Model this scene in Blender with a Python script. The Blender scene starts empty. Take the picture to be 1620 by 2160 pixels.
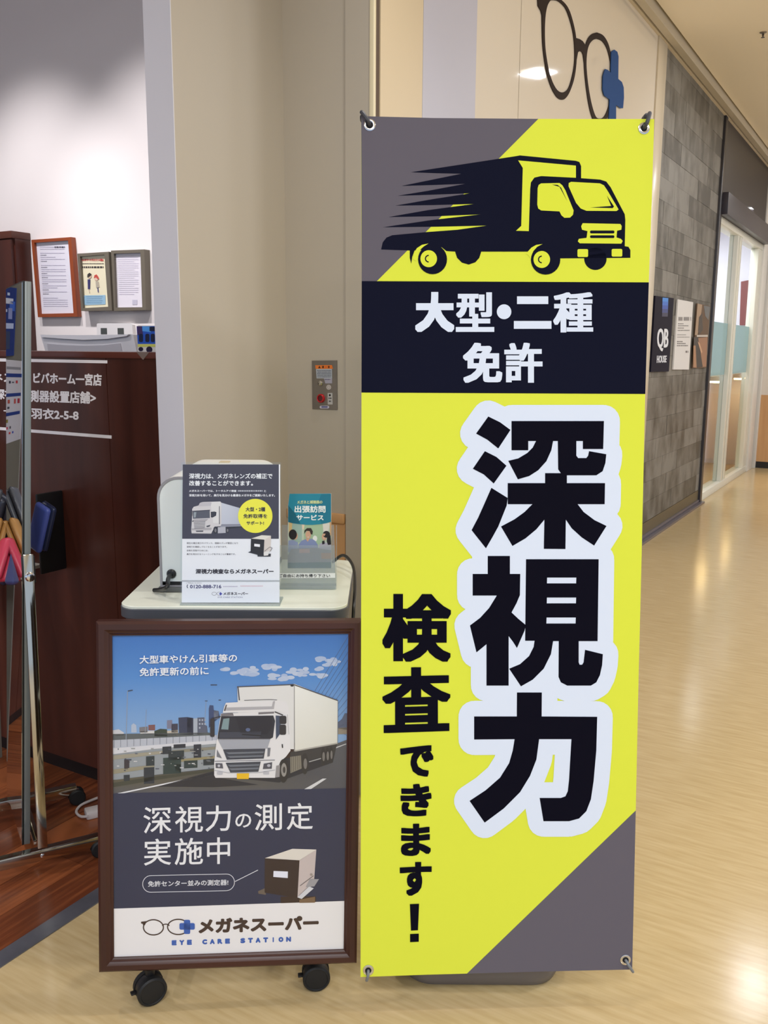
import bpy, bmesh, math, random
from mathutils import Vector, Matrix
from mathutils.geometry import tessellate_polygon, delaunay_2d_cdt
random.seed(7)
S = bpy.context.scene
COL = S.collection
# ------------------------------------------------------------------ camera
F = 1900.0; H = 1.43; PITCH = math.atan(342 / F); ROLL = 0.0066
_fw = Vector((0, math.cos(PITCH), -math.sin(PITCH)))
_r0 = Vector((1, 0, 0)); _d0 = Vector((0, -math.sin(PITCH), -math.cos(PITCH)))
RT = math.cos(ROLL) * _r0 - math.sin(ROLL) * _d0
DN = math.cos(ROLL) * _d0 + math.sin(ROLL) * _r0
FW = _fw
CP = Vector((0, 0, H))
cd = bpy.data.cameras.new('camera'); cam = bpy.data.objects.new('camera', cd); COL.objects.link(cam)
cd.sensor_fit = 'VERTICAL'; cd.sensor_height = 36.0; cd.lens = 36.0 * F / 2160.0; cd.clip_start = 0.05; cd.clip_end = 200
mw = Matrix((RT, -DN, -FW)).transposed().to_4x4(); mw.translation = CP
cam.matrix_world = mw
S.camera = cam
S.view_settings.view_transform = 'Standard'; S.view_settings.look = 'None'
S.view_settings.gamma = 1; S.view_settings.use_curve_mapping = False
S.view_settings.exposure = -0.2
# ------------------------------------------------------------------ world (light of the mall behind the camera)
wd = bpy.data.worlds.new('world'); S.world = wd; wd.use_nodes = True
bg = wd.node_tree.nodes['Background']; bg.inputs[0].default_value = (0.77, 0.94, 1.22, 1); bg.inputs[1].default_value = 0.84

# directions of the building: U runs along the shop front into the distance, V points from the front into the mall
TH = math.atan2(1135, math.hypot(F, 342))
U = Vector((math.sin(TH), math.cos(TH), 0)); V = Vector((math.cos(TH), -math.sin(TH), 0)); Z = Vector((0, 0, 1))
FR = -1.723            # v of the shop-front line
def W(u, v, z=0.0): return U * u + V * v + Z * z

def area(name, loc, sx, sy, power, color, target=None, spread=math.pi):
    l = bpy.data.lights.new(name, 'AREA'); l.shape = 'RECTANGLE'; l.size = sx; l.size_y = sy
    l.energy = power; l.color = color; l.spread = spread
    o = bpy.data.objects.new(name, l); COL.objects.link(o); o.location = loc
    d = (target - loc) if target is not None else Vector((0, 0, -1))
    o.rotation_euler = d.to_track_quat('-Z', 'Y').to_euler()
    return o
def spot(name, loc, target, power, color, ang, blend=0.5, r=0.04):
    l = bpy.data.lights.new(name, 'SPOT'); l.energy = power; l.color = color; l.spot_size = ang; l.spot_blend = blend
    l.shadow_soft_size = r
    o = bpy.data.objects.new(name, l); COL.objects.link(o); o.location = loc
    o.rotation_euler = (target - loc).to_track_quat('-Z', 'Y').to_euler()
# mall ceiling lamps; most are unseen without fixtures, far ones added to brighten the ceiling
WARM = (0.93, 0.97, 1.04); NEUT = (1.0, 0.95, 0.9); COOL = (0.93, 0.95, 1.0)
MALL_LIGHTS = [(-0.9, 0.5), (3.4, 1.5), (7.0, -0.68), (10.5, -0.3), (0.6, 2.4), (5.4, 2.6), (8.8, 2.2), (-2.4, 0.3), (-2.4, 2.6), (11.4, 1.4)]
MALL_POWER = 58
SHOP_SPOTS = [(2.25, -2.5), (2.25, -3.3), (2.25, -4.2), (0.9, -2.9), (0.2, -4.2)]

# ------------------------------------------------------------------ pixel helpers (photo frame 1620x2160 -> real places)
def ray(x, y): return FW + RT * ((x - 810) / F) + DN * ((y - 1080) / F)
def atz(x, y, z):
    d = ray(x, y); return CP + d * ((z - H) / d.z)
def onpl(x, y, n, c):
    d = ray(x, y); return CP + d * ((c - n.dot(CP)) / n.dot(d))

# ------------------------------------------------------------------ materials
def lin(c):
    c = c / 255.0
    return c / 12.92 if c <= 0.04045 else ((c + 0.055) / 1.055) ** 2.4
def rgb(c): return (lin(c[0]), lin(c[1]), lin(c[2]), 1)
MC = {}
def mat(name, c, rough=0.5, metal=0.0, spec=0.5, noise=0.0, nscale=8.0, stretch=(1, 1, 1), bump=0.0, c2=None, coat=0.0, emit=0.0, rnd=0.0):
    if name in MC: return MC[name]
    m = bpy.data.materials.new(name); m.use_nodes = True; MC[name] = m
    nt = m.node_tree; b = nt.nodes['Principled BSDF']
    b.inputs['Base Color'].default_value = rgb(c); b.inputs['Roughness'].default_value = rough
    b.inputs['Metallic'].default_value = metal; b.inputs['Specular IOR Level'].default_value = spec
    b.inputs['Coat Weight'].default_value = coat
    if emit: b.inputs['Emission Color'].default_value = rgb(c); b.inputs['Emission Strength'].default_value = emit
    if noise or bump or c2:
        tc = nt.nodes.new('ShaderNodeNewGeometry'); mp = nt.nodes.new('ShaderNodeMapping'); ns = nt.nodes.new('ShaderNodeTexNoise')
        mp.vector_type = 'TEXTURE'; mp.inputs['Rotation'].default_value = (0, 0, -TH)
        mp.inputs['Scale'].default_value = tuple(1.0 / q for q in stretch)
        ns.inputs['Scale'].default_value = nscale; ns.inputs['Detail'].default_value = 6
        nt.links.new(tc.outputs['Position'], mp.inputs[0]); nt.links.new(mp.outputs[0], ns.inputs[0])
        fac = ns.outputs['Fac']
        if rnd:
            oi = nt.nodes.new('ShaderNodeObjectInfo'); ad = nt.nodes.new('ShaderNodeMath'); ad.operation = 'MULTIPLY_ADD'
            ad.inputs[1].default_value = rnd; nt.links.new(oi.outputs['Random'], ad.inputs[0]); 
            sb = nt.nodes.new('ShaderNodeMath'); sb.operation = 'SUBTRACT'; sb.inputs[1].default_value = rnd / 2
            nt.links.new(fac, sb.inputs[0]); nt.links.new(sb.outputs[0], ad.inputs[2]); fac = ad.outputs[0]
        rp = nt.nodes.new('ShaderNodeValToRGB'); a = rgb(c); bb = rgb(c2) if c2 else tuple(list(x * (1 - noise) for x in a[:3]) + [1])
        rp.color_ramp.elements[0].position = 0.3; rp.color_ramp.elements[1].position = 0.7
        rp.color_ramp.elements[0].color = a; rp.color_ramp.elements[1].color = bb
        nt.links.new(fac, rp.inputs[0]); nt.links.new(rp.outputs[0], b.inputs['Base Color'])
        if bump:
            bp = nt.nodes.new('ShaderNodeBump'); bp.inputs['Strength'].default_value = bump; bp.inputs['Distance'].default_value = 0.002
            nt.links.new(ns.outputs['Fac'], bp.inputs['Height']); nt.links.new(bp.outputs[0], b.inputs['Normal'])
    return m
def print_mat(name='printed_ink', rough=0.5, spec=0.3, coat=0.0):
    if name in MC: return MC[name]
    m = bpy.data.materials.new(name); m.use_nodes = True; MC[name] = m
    nt = m.node_tree; b = nt.nodes['Principled BSDF']; b.inputs['Roughness'].default_value = rough
    b.inputs['Specular IOR Level'].default_value = spec; b.inputs['Coat Weight'].default_value = coat
    a = nt.nodes.new('ShaderNodeAttribute'); a.attribute_name = 'Col'; nt.links.new(a.outputs['Color'], b.inputs['Base Color'])
    return m
def clear_mat(name, tint=(255, 255, 255), gloss=0.06, diff=0.0, dcol=(220, 225, 225), rough=0.02):
    if name in MC: return MC[name]
    m = bpy.data.materials.new(name); m.use_nodes = True; MC[name] = m
    nt = m.node_tree; nt.nodes.clear(); out = nt.nodes.new('ShaderNodeOutputMaterial')
    t = nt.nodes.new('ShaderNodeBsdfTransparent'); t.inputs[0].default_value = rgb(tint)
    g = nt.nodes.new('ShaderNodeBsdfGlossy'); g.inputs['Roughness'].default_value = rough
    d = nt.nodes.new('ShaderNodeBsdfDiffuse'); d.inputs[0].default_value = rgb(dcol)
    m1 = nt.nodes.new('ShaderNodeMixShader'); m1.inputs[0].default_value = diff
    m2 = nt.nodes.new('ShaderNodeMixShader'); m2.inputs[0].default_value = gloss
    nt.links.new(t.outputs[0], m1.inputs[1]); nt.links.new(d.outputs[0], m1.inputs[2])
    nt.links.new(m1.outputs[0], m2.inputs[1]); nt.links.new(g.outputs[0], m2.inputs[2]); nt.links.new(m2.outputs[0], out.inputs[0])
    return m

# ------------------------------------------------------------------ geometry helpers
class G:
    def __init__(s): s.v = []; s.f = []; s.mi = []; s.cur = 0
    def add(s, vs, fs):
        n = len(s.v); s.v += [Vector(p) for p in vs]; s.f += [tuple(i + n for i in f) for f in fs]; s.mi += [s.cur] * len(fs); return s
    def box(s, o, ax, ay, az, bev=0.0, seg=2):
        """box from corner o along three edge vectors"""
        o = Vector(o); vs = [o + ax * i + ay * j + az * k for i in (0, 1) for j in (0, 1) for k in (0, 1)]
        fs = [(0, 1, 3, 2), (4, 6, 7, 5), (0, 4, 5, 1), (2, 3, 7, 6), (0, 2, 6, 4), (1, 5, 7, 3)]
        if ax.cross(ay).dot(az) < 0: fs = [tuple(reversed(f)) for f in fs]
        if bev <= 0: return s.add(vs, fs)
        bm = bmesh.new(); bv = [bm.verts.new(p) for p in vs]
        for f in fs: bm.faces.new([bv[i] for i in f])
        bmesh.ops.bevel(bm, geom=bm.edges[:], offset=bev, segments=seg, profile=0.5, affect='EDGES')
        bm.verts.ensure_lookup_table(); bm.verts.index_update()
        s.add([q.co.copy() for q in bm.verts], [tuple(q.index for q in f.verts) for f in bm.faces]); bm.free(); return s
    def uvz(s, u0, u1, v0, v1, z0, z1, bev=0.0): return s.box(W(u0, v0, z0), U * (u1 - u0), V * (v1 - v0), Z * (z1 - z0), bev)
    def xyz(s, x0, x1, y0, y1, z0, z1, bev=0.0): return s.box(Vector((x0, y0, z0)), Vector((x1 - x0, 0, 0)), Vector((0, y1 - y0, 0)), Vector((0, 0, z1 - z0)), bev)
    def prism(s, pts, ext):
        """closed polygon extruded by vector ext"""
        pts = [Vector(p) for p in pts]; n = len(pts); tri = tessellate_polygon([pts])
        nrm = Vector((0, 0, 0))
        for i in range(n): nrm += pts[i].cross(pts[(i + 1) % n])
        if nrm.dot(ext) > 0: pts.reverse(); tri = tessellate_polygon([pts])
        vs = pts + [p + ext for p in pts]
        fs = []
        for t in tri:
            a, b, c = t
            if (pts[b] - pts[a]).cross(pts[c] - pts[a]).dot(ext) > 0: a, c = c, a
            fs.append((a, b, c)); fs.append((c + n, b + n, a + n))
        for i in range(n): fs.append((i, (i + 1) % n + 0, (i + 1) % n + n, i + n)[::-1])
        return s.add(vs, fs)
    def cyl(s, a, b, r, n=16, r2=None):
        a = Vector(a); b = Vector(b); r2 = r if r2 is None else r2; d = (b - a).normalized()
        x = d.orthogonal().normalized(); y = d.cross(x); vs = []
        for i in range(n):
            t = 2 * math.pi * i / n; e = x * math.cos(t) + y * math.sin(t); vs += [a + e * r, b + e * r2]
        fs = [(2 * i, 2 * ((i + 1) % n), 2 * ((i + 1) % n) + 1, 2 * i + 1) for i in range(n)]
        fs.append(tuple(2 * i for i in reversed(range(n)))); fs.append(tuple(2 * i + 1 for i in range(n)))
        return s.add(vs, fs)
    def tube(s, pts, r, n=8):
        pts = [Vector(p) for p in pts]; vs = []; fs = []; x = None
        for i, p in enumerate(pts):
            d = (pts[min(i + 1, len(pts) - 1)] - pts[max(i - 1, 0)]).normalized()
            x = d.orthogonal().normalized() if x is None else (x - d * x.dot(d)).normalized()
            y = d.cross(x)
            for k in range(n):
                t = 2 * math.pi * k / n; vs.append(p + (x * math.cos(t) + y * math.sin(t)) * r)
        for i in range(len(pts) - 1):
            for k in range(n): fs.append((i * n + k, i * n + (k + 1) % n, (i + 1) * n + (k + 1) % n, (i + 1) * n + k))
        fs.append(tuple(reversed(range(n)))); fs.append(tuple(range((len(pts) - 1) * n, len(pts) * n)))
        return s.add(vs, fs)
    def lathe(s, c, ax, prof, n=20):
        c = Vector(c); ax = Vector(ax).normalized(); x = ax.orthogonal().normalized(); y = ax.cross(x); vs = []; fs = []
        for r, h in prof:
            for k in range(n):
                t = 2 * math.pi * k / n; vs.append(c + ax * h + (x * math.cos(t) + y * math.sin(t)) * max(r, 1e-5))
        for i in range(len(prof) - 1):
            for k in range(n): fs.append((i * n + k, i * n + (k + 1) % n, (i + 1) * n + (k + 1) % n, (i + 1) * n + k))
        fs.append(tuple(reversed(range(n)))); fs.append(tuple(range((len(prof) - 1) * n, len(prof) * n)))
        return s.add(vs, fs)
    def loops(s, L, cap=True):
        n = len(L[0]); vs = [p for l in L for p in l]; fs = []
        for i in range(len(L) - 1):
            for k in range(n): fs.append((i * n + k, i * n + (k + 1) % n, (i + 1) * n + (k + 1) % n, (i + 1) * n + k))
        if cap: fs.append(tuple(reversed(range(n)))); fs.append(tuple(range((len(L) - 1) * n, len(L) * n)))
        return s.add(vs, fs)
def rrect(cx, cy, w, h, r, seg=6):
    out = []
    for qx, qy, a0 in ((1, 1, 0), (-1, 1, 90), (-1, -1, 180), (1, -1, 270)):
        for i in range(seg + 1):
            a = math.radians(a0 + 90 * i / seg)
            out.append((cx + qx * (w / 2 - r) + r * math.cos(a), cy + qy * (h / 2 - r) + r * math.sin(a)))
    return out
def bez(p, n=12):
    """Catmull-Rom through points"""
    p = [Vector(q) for q in p]; out = []
    for i in range(len(p) - 1):
        a = p[max(i - 1, 0)]; b = p[i]; c = p[i + 1]; d = p[min(i + 2, len(p) - 1)]
        for k in range(n):
            t = k / n; out.append(0.5 * ((2 * b) + (c - a) * t + (2 * a - 5 * b + 4 * c - d) * t * t + (3 * b - a - 3 * c + d) * t ** 3))
    out.append(p[-1]); return out
def mesh_obj(name, g, mats, root=None, smooth=True, loc=None):
    base = Vector(loc) if loc is not None else (ROOTLOC[root.name] if root is not None else Vector((0, 0, 0)))
    me = bpy.data.meshes.new(name); me.from_pydata([p - base for p in g.v], [], g.f); me.validate()
    mats = mats if isinstance(mats, (list, tuple)) else [mats]
    for m in mats: me.materials.append(m)
    if len(mats) > 1:
        for p, i in zip(me.polygons, g.mi): p.material_index = i
    if smooth:
        me.polygons.foreach_set('use_smooth', [True] * len(me.polygons)); me.set_sharp_from_angle(angle=math.radians(35))
    o = bpy.data.objects.new(name, me); COL.objects.link(o)
    if root is not None: o.parent = root
    if loc is not None and root is None: o.location = loc
    ROOTLOC[o.name] = base
    return o
ROOTLOC = {}
def tag(o, label=None, cat=None, group=None, kind=None):
    if label: o['label'] = label
    if cat: o['category'] = cat
    if group: o['group'] = group
    if kind: o['kind'] = kind
    return o
def thing(name, loc, label, cat, group=None):
    o = bpy.data.objects.new(name, None); COL.objects.link(o); o.location = loc; o.empty_display_size = 0.1
    ROOTLOC[o.name] = Vector(loc); return tag(o, label, cat, group)
def sub(name, g, m, parent, **k):
    """child whose parent is a mesh part or thing; vertices keep the same base point"""
    return mesh_obj(name, g, m, parent, **k)

# ------------------------------------------------------------------ flat print: polygons and lettering laid on a real surface
GC = {}
def glyph(body):
    if body in GC: return GC[body]
    c = bpy.data.curves.new('t', 'FONT'); c.body = body; c.resolution_u = 3
    o = bpy.data.objects.new('t', c); m = bpy.data.meshes.new_from_object(o)
    vs = [(q.co.x, q.co.y) for q in m.vertices]; fs = [tuple(p.vertices) for p in m.polygons]
    cnt = {}
    for f in fs:
        for i in range(len(f)):
            e = (f[i], f[(i + 1) % len(f)]); k = (min(e), max(e)); cnt[k] = cnt.get(k, 0) + 1
    # weld duplicates for the boundary test
    key = {}; rep = []
    for p in vs:
        k = (round(p[0], 5), round(p[1], 5)); rep.append(key.setdefault(k, len(key)))
    cnt2 = {}
    for (a, b), n in cnt.items():
        k = (min(rep[a], rep[b]), max(rep[a], rep[b])); cnt2.setdefault(k, [0, (a, b)]); cnt2[k][0] += n
    edges = [e for n, e in cnt2.values() if n == 1]
    bpy.data.objects.remove(o); bpy.data.curves.remove(c); bpy.data.meshes.remove(m)
    x0 = min(p[0] for p in vs); x1 = max(p[0] for p in vs); y0 = min(p[1] for p in vs); y1 = max(p[1] for p in vs)
    GC[body] = ([((p[0] - x0) / (x1 - x0), (y1 - p[1]) / max(y1 - y0, 1e-6)) for p in vs], fs, edges); return GC[body]
class Art:
    def __init__(s, fn, step=0.00025, view=None):
        s.fn = fn; s.step = step; s.v = []; s.f = []; s.c = []; s.z = (lambda x, y: (x, y)) if view is None else (lambda x, y: (view[0] + x / view[2], view[1] + y / view[2])); s.k = 1.0 if view is None else view[2]
    def _put(s, pts, faces, cols, layer):
        n = len(s.v)
        for p in pts: s.v.append(s.fn(p[0], p[1], s.step * layer))
        for f in faces:
            a, b, c = (s.v[f[0] + n], s.v[f[1] + n], s.v[f[2] + n])
            f2 = tuple(i + n for i in f)
            if (b - a).cross(c - a).dot(CP - a) < 0: f2 = tuple(reversed(f2)); ff = tuple(reversed(f))
            else: ff = f
            s.f.append(f2); s.c += [cols if not isinstance(cols, dict) else cols[i] for i in ff]
    def poly(s, pts, color, layer=1, holes=(), cols=None):
        allp = [Vector((x, y, 0)) for x, y in [s.z(*p) for p in pts]]; L = [allp]
        for h in holes: L.append([Vector((x, y, 0)) for x, y in [s.z(*p) for p in h]])
        flat = [p for l in L for p in l]; tri = tessellate_polygon(L)
        c = rgb(color) if cols is None else {i: rgb(q) for i, q in enumerate(cols)}
        s._put([(p.x, p.y) for p in flat], tri, c, layer); return s
    def rect(s, x0, y0, x1, y1, color, layer=1): return s.poly([(x0, y0), (x1, y0), (x1, y1), (x0, y1)], color, layer)
    def rr(s, x0, y0, x1, y1, r, color, layer=1): return s.poly(rrect((x0 + x1) / 2, (y0 + y1) / 2, x1 - x0, y1 - y0, r, 4), color, layer)
    def ell(s, cx, cy, rx, ry, color, layer=1, n=28):
        return s.poly([(cx + rx * math.cos(2 * math.pi * i / n), cy + ry * math.sin(2 * math.pi * i / n)) for i in range(n)], color, layer)
    def ring(s, cx, cy, rx, ry, w, color, layer=1, n=32, a0=0, a1=360):
        P = [math.radians(a0 + (a1 - a0) * i / n) for i in range(n + 1)]
        o = [(cx + rx * math.cos(a), cy + ry * math.sin(a)) for a in P]; i_ = [(cx + (rx - w) * math.cos(a), cy + (ry - w) * math.sin(a)) for a in P]
        for k in range(n): s.poly([o[k], o[k + 1], i_[k + 1], i_[k]], color, layer)
        return s
    def line(s, pts, w, color, layer=1):
        for (x0, y0), (x1, y1) in zip(pts[:-1], pts[1:]):
            d = math.hypot(x1 - x0, y1 - y0) or 1; nx, ny = -(y1 - y0) / d * w / 2, (x1 - x0) / d * w / 2
            s.poly([(x0 + nx, y0 + ny), (x1 + nx, y1 + ny), (x1 - nx, y1 - ny), (x0 - nx, y0 - ny)], color, layer)
        return s
    def union(s, polys, color, layer):
        """one clean layer from overlapping polygons (photo frame)"""
        vs = []; fs = []
        for p in polys:
            ar = sum(p[i][0] * p[(i + 1) % len(p)][1] - p[(i + 1) % len(p)][0] * p[i][1] for i in range(len(p)))
            if abs(ar) < 1e-7: continue
            if ar < 0: p = p[::-1]
            fs.append(list(range(len(vs), len(vs) + len(p)))); vs += [Vector(q) for q in p]
        ov, oe, of, a_, b_, onf = delaunay_2d_cdt(vs, [], fs, 0, 1e-5)
        tri = [f for f, o in zip(of, onf) if o]
        s._put([(q.x, q.y) for q in ov], tri, rgb(color), layer)
    def brush(s, segs, r, n=8):
        out = []; seen = set()
        for a, b in segs:
            d = math.hypot(b[0] - a[0], b[1] - a[1])
            if d > 1e-6:
                nx, ny = -(b[1] - a[1]) / d * r, (b[0] - a[0]) / d * r
                out.append([(a[0] + nx, a[1] + ny), (b[0] + nx, b[1] + ny), (b[0] - nx, b[1] - ny), (a[0] - nx, a[1] - ny)])
            for p in (a, b):
                k = (round(p[0], 2), round(p[1], 2))
                if k in seen: continue
                seen.add(k); out.append([(p[0] + r * math.cos(2 * math.pi * (i + .37) / n), p[1] + r * math.sin(2 * math.pi * (i + .37) / n)) for i in range(n)])
        return out
    def square_brush(s, segs, rx, ry):
        """stroke with a flat rectangular nib: keeps the square corners of heavy gothic lettering"""
        out = []
        for a, b in segs:
            pts = sorted([(p[0] + i * rx, p[1] + j * ry) for p in (a, b) for i in (-1, 1) for j in (-1, 1)])
            def half(P):
                h = []
                for p in P:
                    while len(h) > 1 and (h[-1][0] - h[-2][0]) * (p[1] - h[-2][1]) - (h[-1][1] - h[-2][1]) * (p[0] - h[-2][0]) <= 0: h.pop()
                    h.append(p)
                return h[:-1]
            out.append(half(pts) + half(pts[::-1]))
        return out
    def halo(s, plist, r, color, layer, n=20, fill=()):
        polys = []
        for pts in plist:
            P = [s.z(*p) for p in pts]
            for t in tessellate_polygon([[Vector((x, y, 0)) for x, y in P]]): polys.append([P[i] for i in t])
            polys += s.brush([(P[i], P[(i + 1) % len(P)]) for i in range(len(P))], r, n)
        for q in fill: polys.append([s.z(*p) for p in q])
        s.union(polys, color, layer)
    def text(s, body, q, color, layer=2, dil=0.0, n=6):
        """q: (x0,y0,x1,y1) or four corners TL TR BR BL"""
        if len(q) == 4 and not isinstance(q[0], (tuple, list)): q = [(q[0], q[1]), (q[2], q[1]), (q[2], q[3]), (q[0], q[3])]
        TL, TR, BR, BL = [s.z(*p) for p in q]
        vs, fs, ed = glyph(body)
        wpx = math.hypot(TR[0] - TL[0], TR[1] - TL[1]); hpx = math.hypot(BL[0] - TL[0], BL[1] - TL[1]); dx, dy = dil if isinstance(dil, tuple) else (dil, dil); mx = dx / wpx; my = dy / hpx
        P = []
        for a, b in vs:
            a = mx + a * (1 - 2 * mx); b = my + b * (1 - 2 * my)
            P.append(tuple((TL[i] * (1 - a) + TR[i] * a) * (1 - b) + (BL[i] * (1 - a) + BR[i] * a) * b for i in (0, 1)))
        if isinstance(dil, tuple): s.union([[P[i] for i in f] for f in fs] + s.square_brush([(P[a], P[b]) for a, b in ed], dx, dy), color, layer)
        elif dil > 0: s.union([[P[i] for i in f] for f in fs] + s.brush([(P[a], P[b]) for a, b in ed], dil, n), color, layer)
        else: s._put(P, fs, rgb(color), layer)
        return s
    def dashes(s, x0, y0, x1, color, h, layer=2, seed=1):
        rr_ = random.Random(seed); x = x0
        while x < x1 - 2:
            w = rr_.uniform(0.6, 1.6) * h; s.rect(x, y0 - h / 2, min(x + w, x1), y0 + h / 2, color, layer); x += w + h * 0.35
        return s
    def build(s, name, root, m=None):
        me = bpy.data.meshes.new(name); base = ROOTLOC[root.name]
        me.from_pydata([p - base for p in s.v], [], s.f)
        a = me.color_attributes.new('Col', 'FLOAT_COLOR', 'CORNER'); buf = []
        for c in s.c: buf += c
        a.data.foreach_set('color', buf); me.materials.append(m or print_mat())
        o = bpy.data.objects.new(name, me); COL.objects.link(o); o.parent = root; ROOTLOC[o.name] = base; return o
def plane_fn(n, c):
    n = n.normalized()
    if n.dot(CP) - c < 0: n = -n; c = -c
    return lambda x, y, off: onpl(x, y, n, c) + n * off

# ================================================================== STRUCTURE
def struct(name, g, m, **k): return tag(mesh_obj(name, g, m, **k), kind='structure')
PAINT = mat('wall_paint_beige', (186, 175, 158), 0.55, noise=0.05, nscale=1.2, stretch=(1, 1, .3))
PAINT_LIT = mat('wall_paint_shop_lit', (212, 208, 212), 0.6)  # paler copy of the wall paint: shop light on the wall end put into the colour
SHOPW = mat('shop_wall_white', (244, 236, 232), 0.6)
# floors
vin = mat('vinyl_floor', (204, 181, 137), 0.17, spec=0.5, noise=0.1, nscale=1.0, stretch=(7, 70, 1), c2=(189, 164, 117))
nt = vin.node_tree; b = nt.nodes['Principled BSDF']
# gloss of a waxed floor: long soft undulation
n2 = nt.nodes.new('ShaderNodeTexNoise'); n2.inputs['Scale'].default_value = 5; n2.inputs['Detail'].default_value = 3
tcn = nt.nodes.new('ShaderNodeNewGeometry'); nt.links.new(tcn.outputs['Position'], n2.inputs[0])
bp = nt.nodes.new('ShaderNodeBump'); bp.inputs['Strength'].default_value = 0.05; bp.inputs['Distance'].default_value = 0.01
nt.links.new(n2.outputs['Fac'], bp.inputs['Height']); nt.links.new(bp.outputs[0], b.inputs['Normal'])
# mottled fine patches on the vinyl
struct('floor', G().uvz(-6, 30, FR - 0.0, 9, -0.03, 0).uvz(8.94, 30, -9, FR, -0.03, 0), vin)
fs = struct('floor', G().uvz(-3, 3.5, -6, FR - 0.05, -0.03, -0.004), mat('subfloor', (60, 40, 28), 0.8))
WOODF = mat('wood_plank_floor', (156, 88, 50), 0.3, noise=0.3, nscale=2.0, stretch=(34, 1.6, 2), c2=(104, 52, 28), rnd=0.6)
pw = 0.118; pl = 0.9; row = 0
v0 = FR - 0.053
while v0 > -4.2:
    off = (row * 0.37) % pl
    u0 = -0.6 + off - pl
    while u0 < 2.6:
        a0, a1 = max(u0, -0.8), min(u0 + pl - 0.0015, 3.4)
        if a1 - a0 > 0.03:
            o = sub('plank', G().uvz(a0, a1, v0 - pw + 0.0012, v0, -0.004, 0.0), WOODF, fs, smooth=False)
        u0 += pl
    v0 -= pw; row += 1
THR = mat('brushed_threshold_metal', (128, 130, 140), 0.32, metal=0.6, noise=0.35, nscale=6, c2=(92, 93, 102))
struct('trim_1', G().uvz(-3, 1.847, FR - 0.05, FR, -0.002, 0.003), THR)
# front wall stub behind the table
wf = struct('wall_front', G().uvz(1.85, 2.325, FR - 0.094, FR, 0, 3.6), PAINT)
sub('end_cap', G().uvz(1.847, 1.85, FR - 0.094, FR, 0, 3.6), PAINT_LIT, wf, smooth=False)
# square pillar with facing boards
PV = -1.405
pil = struct('wall_pillar', G().uvz(2.325, 2.98, FR, PV, 0, 3.6), PAINT)
sub('facing_board', G().uvz(2.32, 2.325, FR, -1.503, 0.925, 3.6), PAINT, pil, smooth=False)
sub('facing_board', G().uvz(2.315, 2.325, -1.4995, PV - 0.012, 0, 3.6), PAINT, pil, smooth=False)
MAPLE = mat('maple_wainscot', (214, 168, 118), 0.45, noise=0.12, nscale=2, stretch=(9, 9, .6), c2=(200, 150, 100))
sub('wainscot_board', G().uvz(2.317, 2.325, FR, -1.503, 0.08, 0.895), MAPLE, pil, smooth=False)
sub('wainscot_cap', G().uvz(2.308, 2.325, FR, -1.503, 0.895, 0.925, 0.003), mat('maple_cap', (200, 152, 102), 0.4), pil)
sub('kick_board', G().uvz(2.317, 2.325, FR, -1.503, 0, 0.08), mat('black_skirting', (28, 26, 26), 0.5), pil, smooth=False)
CREAMTRIM = mat('cream_corner_guard', (226, 212, 176), 0.35)
sub('corner_guard', G().uvz(2.312, 2.325, PV - 0.012, PV + 0.003, 0, 3.6, 0.002), CREAMTRIM, pil)
sub('corner_groove', G().uvz(2.325, 2.345, PV, PV + 0.0015, 0, 3.6), mat('joint_shadow_brown', (92, 74, 58), 0.7), pil, smooth=False)
sub('side_board', G().uvz(2.347, 2.598, PV, PV + 0.004, 0, 3.6), mat('tan_board', (214, 194, 160), 0.4), pil, smooth=False)
sub('side_board', G().uvz(2.6, 2.98, PV, PV + 0.004, 0, 3.6), mat('pale_grey_board', (190, 188, 200), 0.4), pil, smooth=False)
# glossy panelled wall with the big spectacles mark
wr = struct('wall_right', G().uvz(2.98, 6.5, FR - 0.10, FR - 0.012, 0, 3.5), mat('joint_dark', (80, 66, 52), 0.8))
GP = mat('glossy_cream_panel', (244, 234, 218), 0.04, spec=0.5)
for a, b_ in ((2.98, 4.128), (4.136, 6.49)): sub('panel', G().uvz(a, b_, FR - 0.012, FR, 0, 3.5), GP, wr, smooth=False)
struct('trim_2', G().uvz(6.49, 6.715, FR - 0.1, FR + 0.012, 0, 3.5, 0.003), mat('cream_post', (228, 214, 190), 0.25))
# stone-tile wall
stw = struct('wall_stone', G().uvz(6.715, 8.85, FR - 0.1, FR - 0.008, 0.0, 3.5), mat('grout', (70, 66, 60), 0.9))
STONE = mat('grey_stone_tile', (136, 132, 124), 0.5, spec=.3, noise=0.3, nscale=4.5, stretch=(1, 1.6, 1.1), c2=(86, 82, 74), bump=0.3, rnd=0.36)
r_ = 0; z0 = 0.135
while z0 < 3.49:
    u0 = 6.717 - (0.0, 0.21, 0.37, 0.12, 0.3)[r_ % 5]
    while u0 < 8.85:
        a0, a1 = max(u0, 6.717), min(u0 + 0.497, 8.85)
        if a1 - a0 > 0.02:
            sub('tile', G().uvz(a0, a1, FR - 0.01, FR - 0.002 + random.uniform(-0.0012, 0.0015), z0, min(z0 + 0.1565, 3.5)), STONE, stw, smooth=False)
        u0 += 0.5
    z0 += 0.158; r_ += 1
struct('baseboard_1', G().uvz(6.715, 8.85, FR - 0.01, FR, 0.02, 0.132), mat('olive_base', (96, 86, 66), 0.45))
struct('trim_3', G().uvz(3.0, 8.93, FR, FR + 0.05, -0.002, 0.018, 0.003).uvz(6.715, 8.85, FR - 0.004, FR + 0.014, 0.018, 0.04, 0.002), mat('grey_sill_metal', (122, 118, 126), 0.35, metal=0.5))
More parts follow.
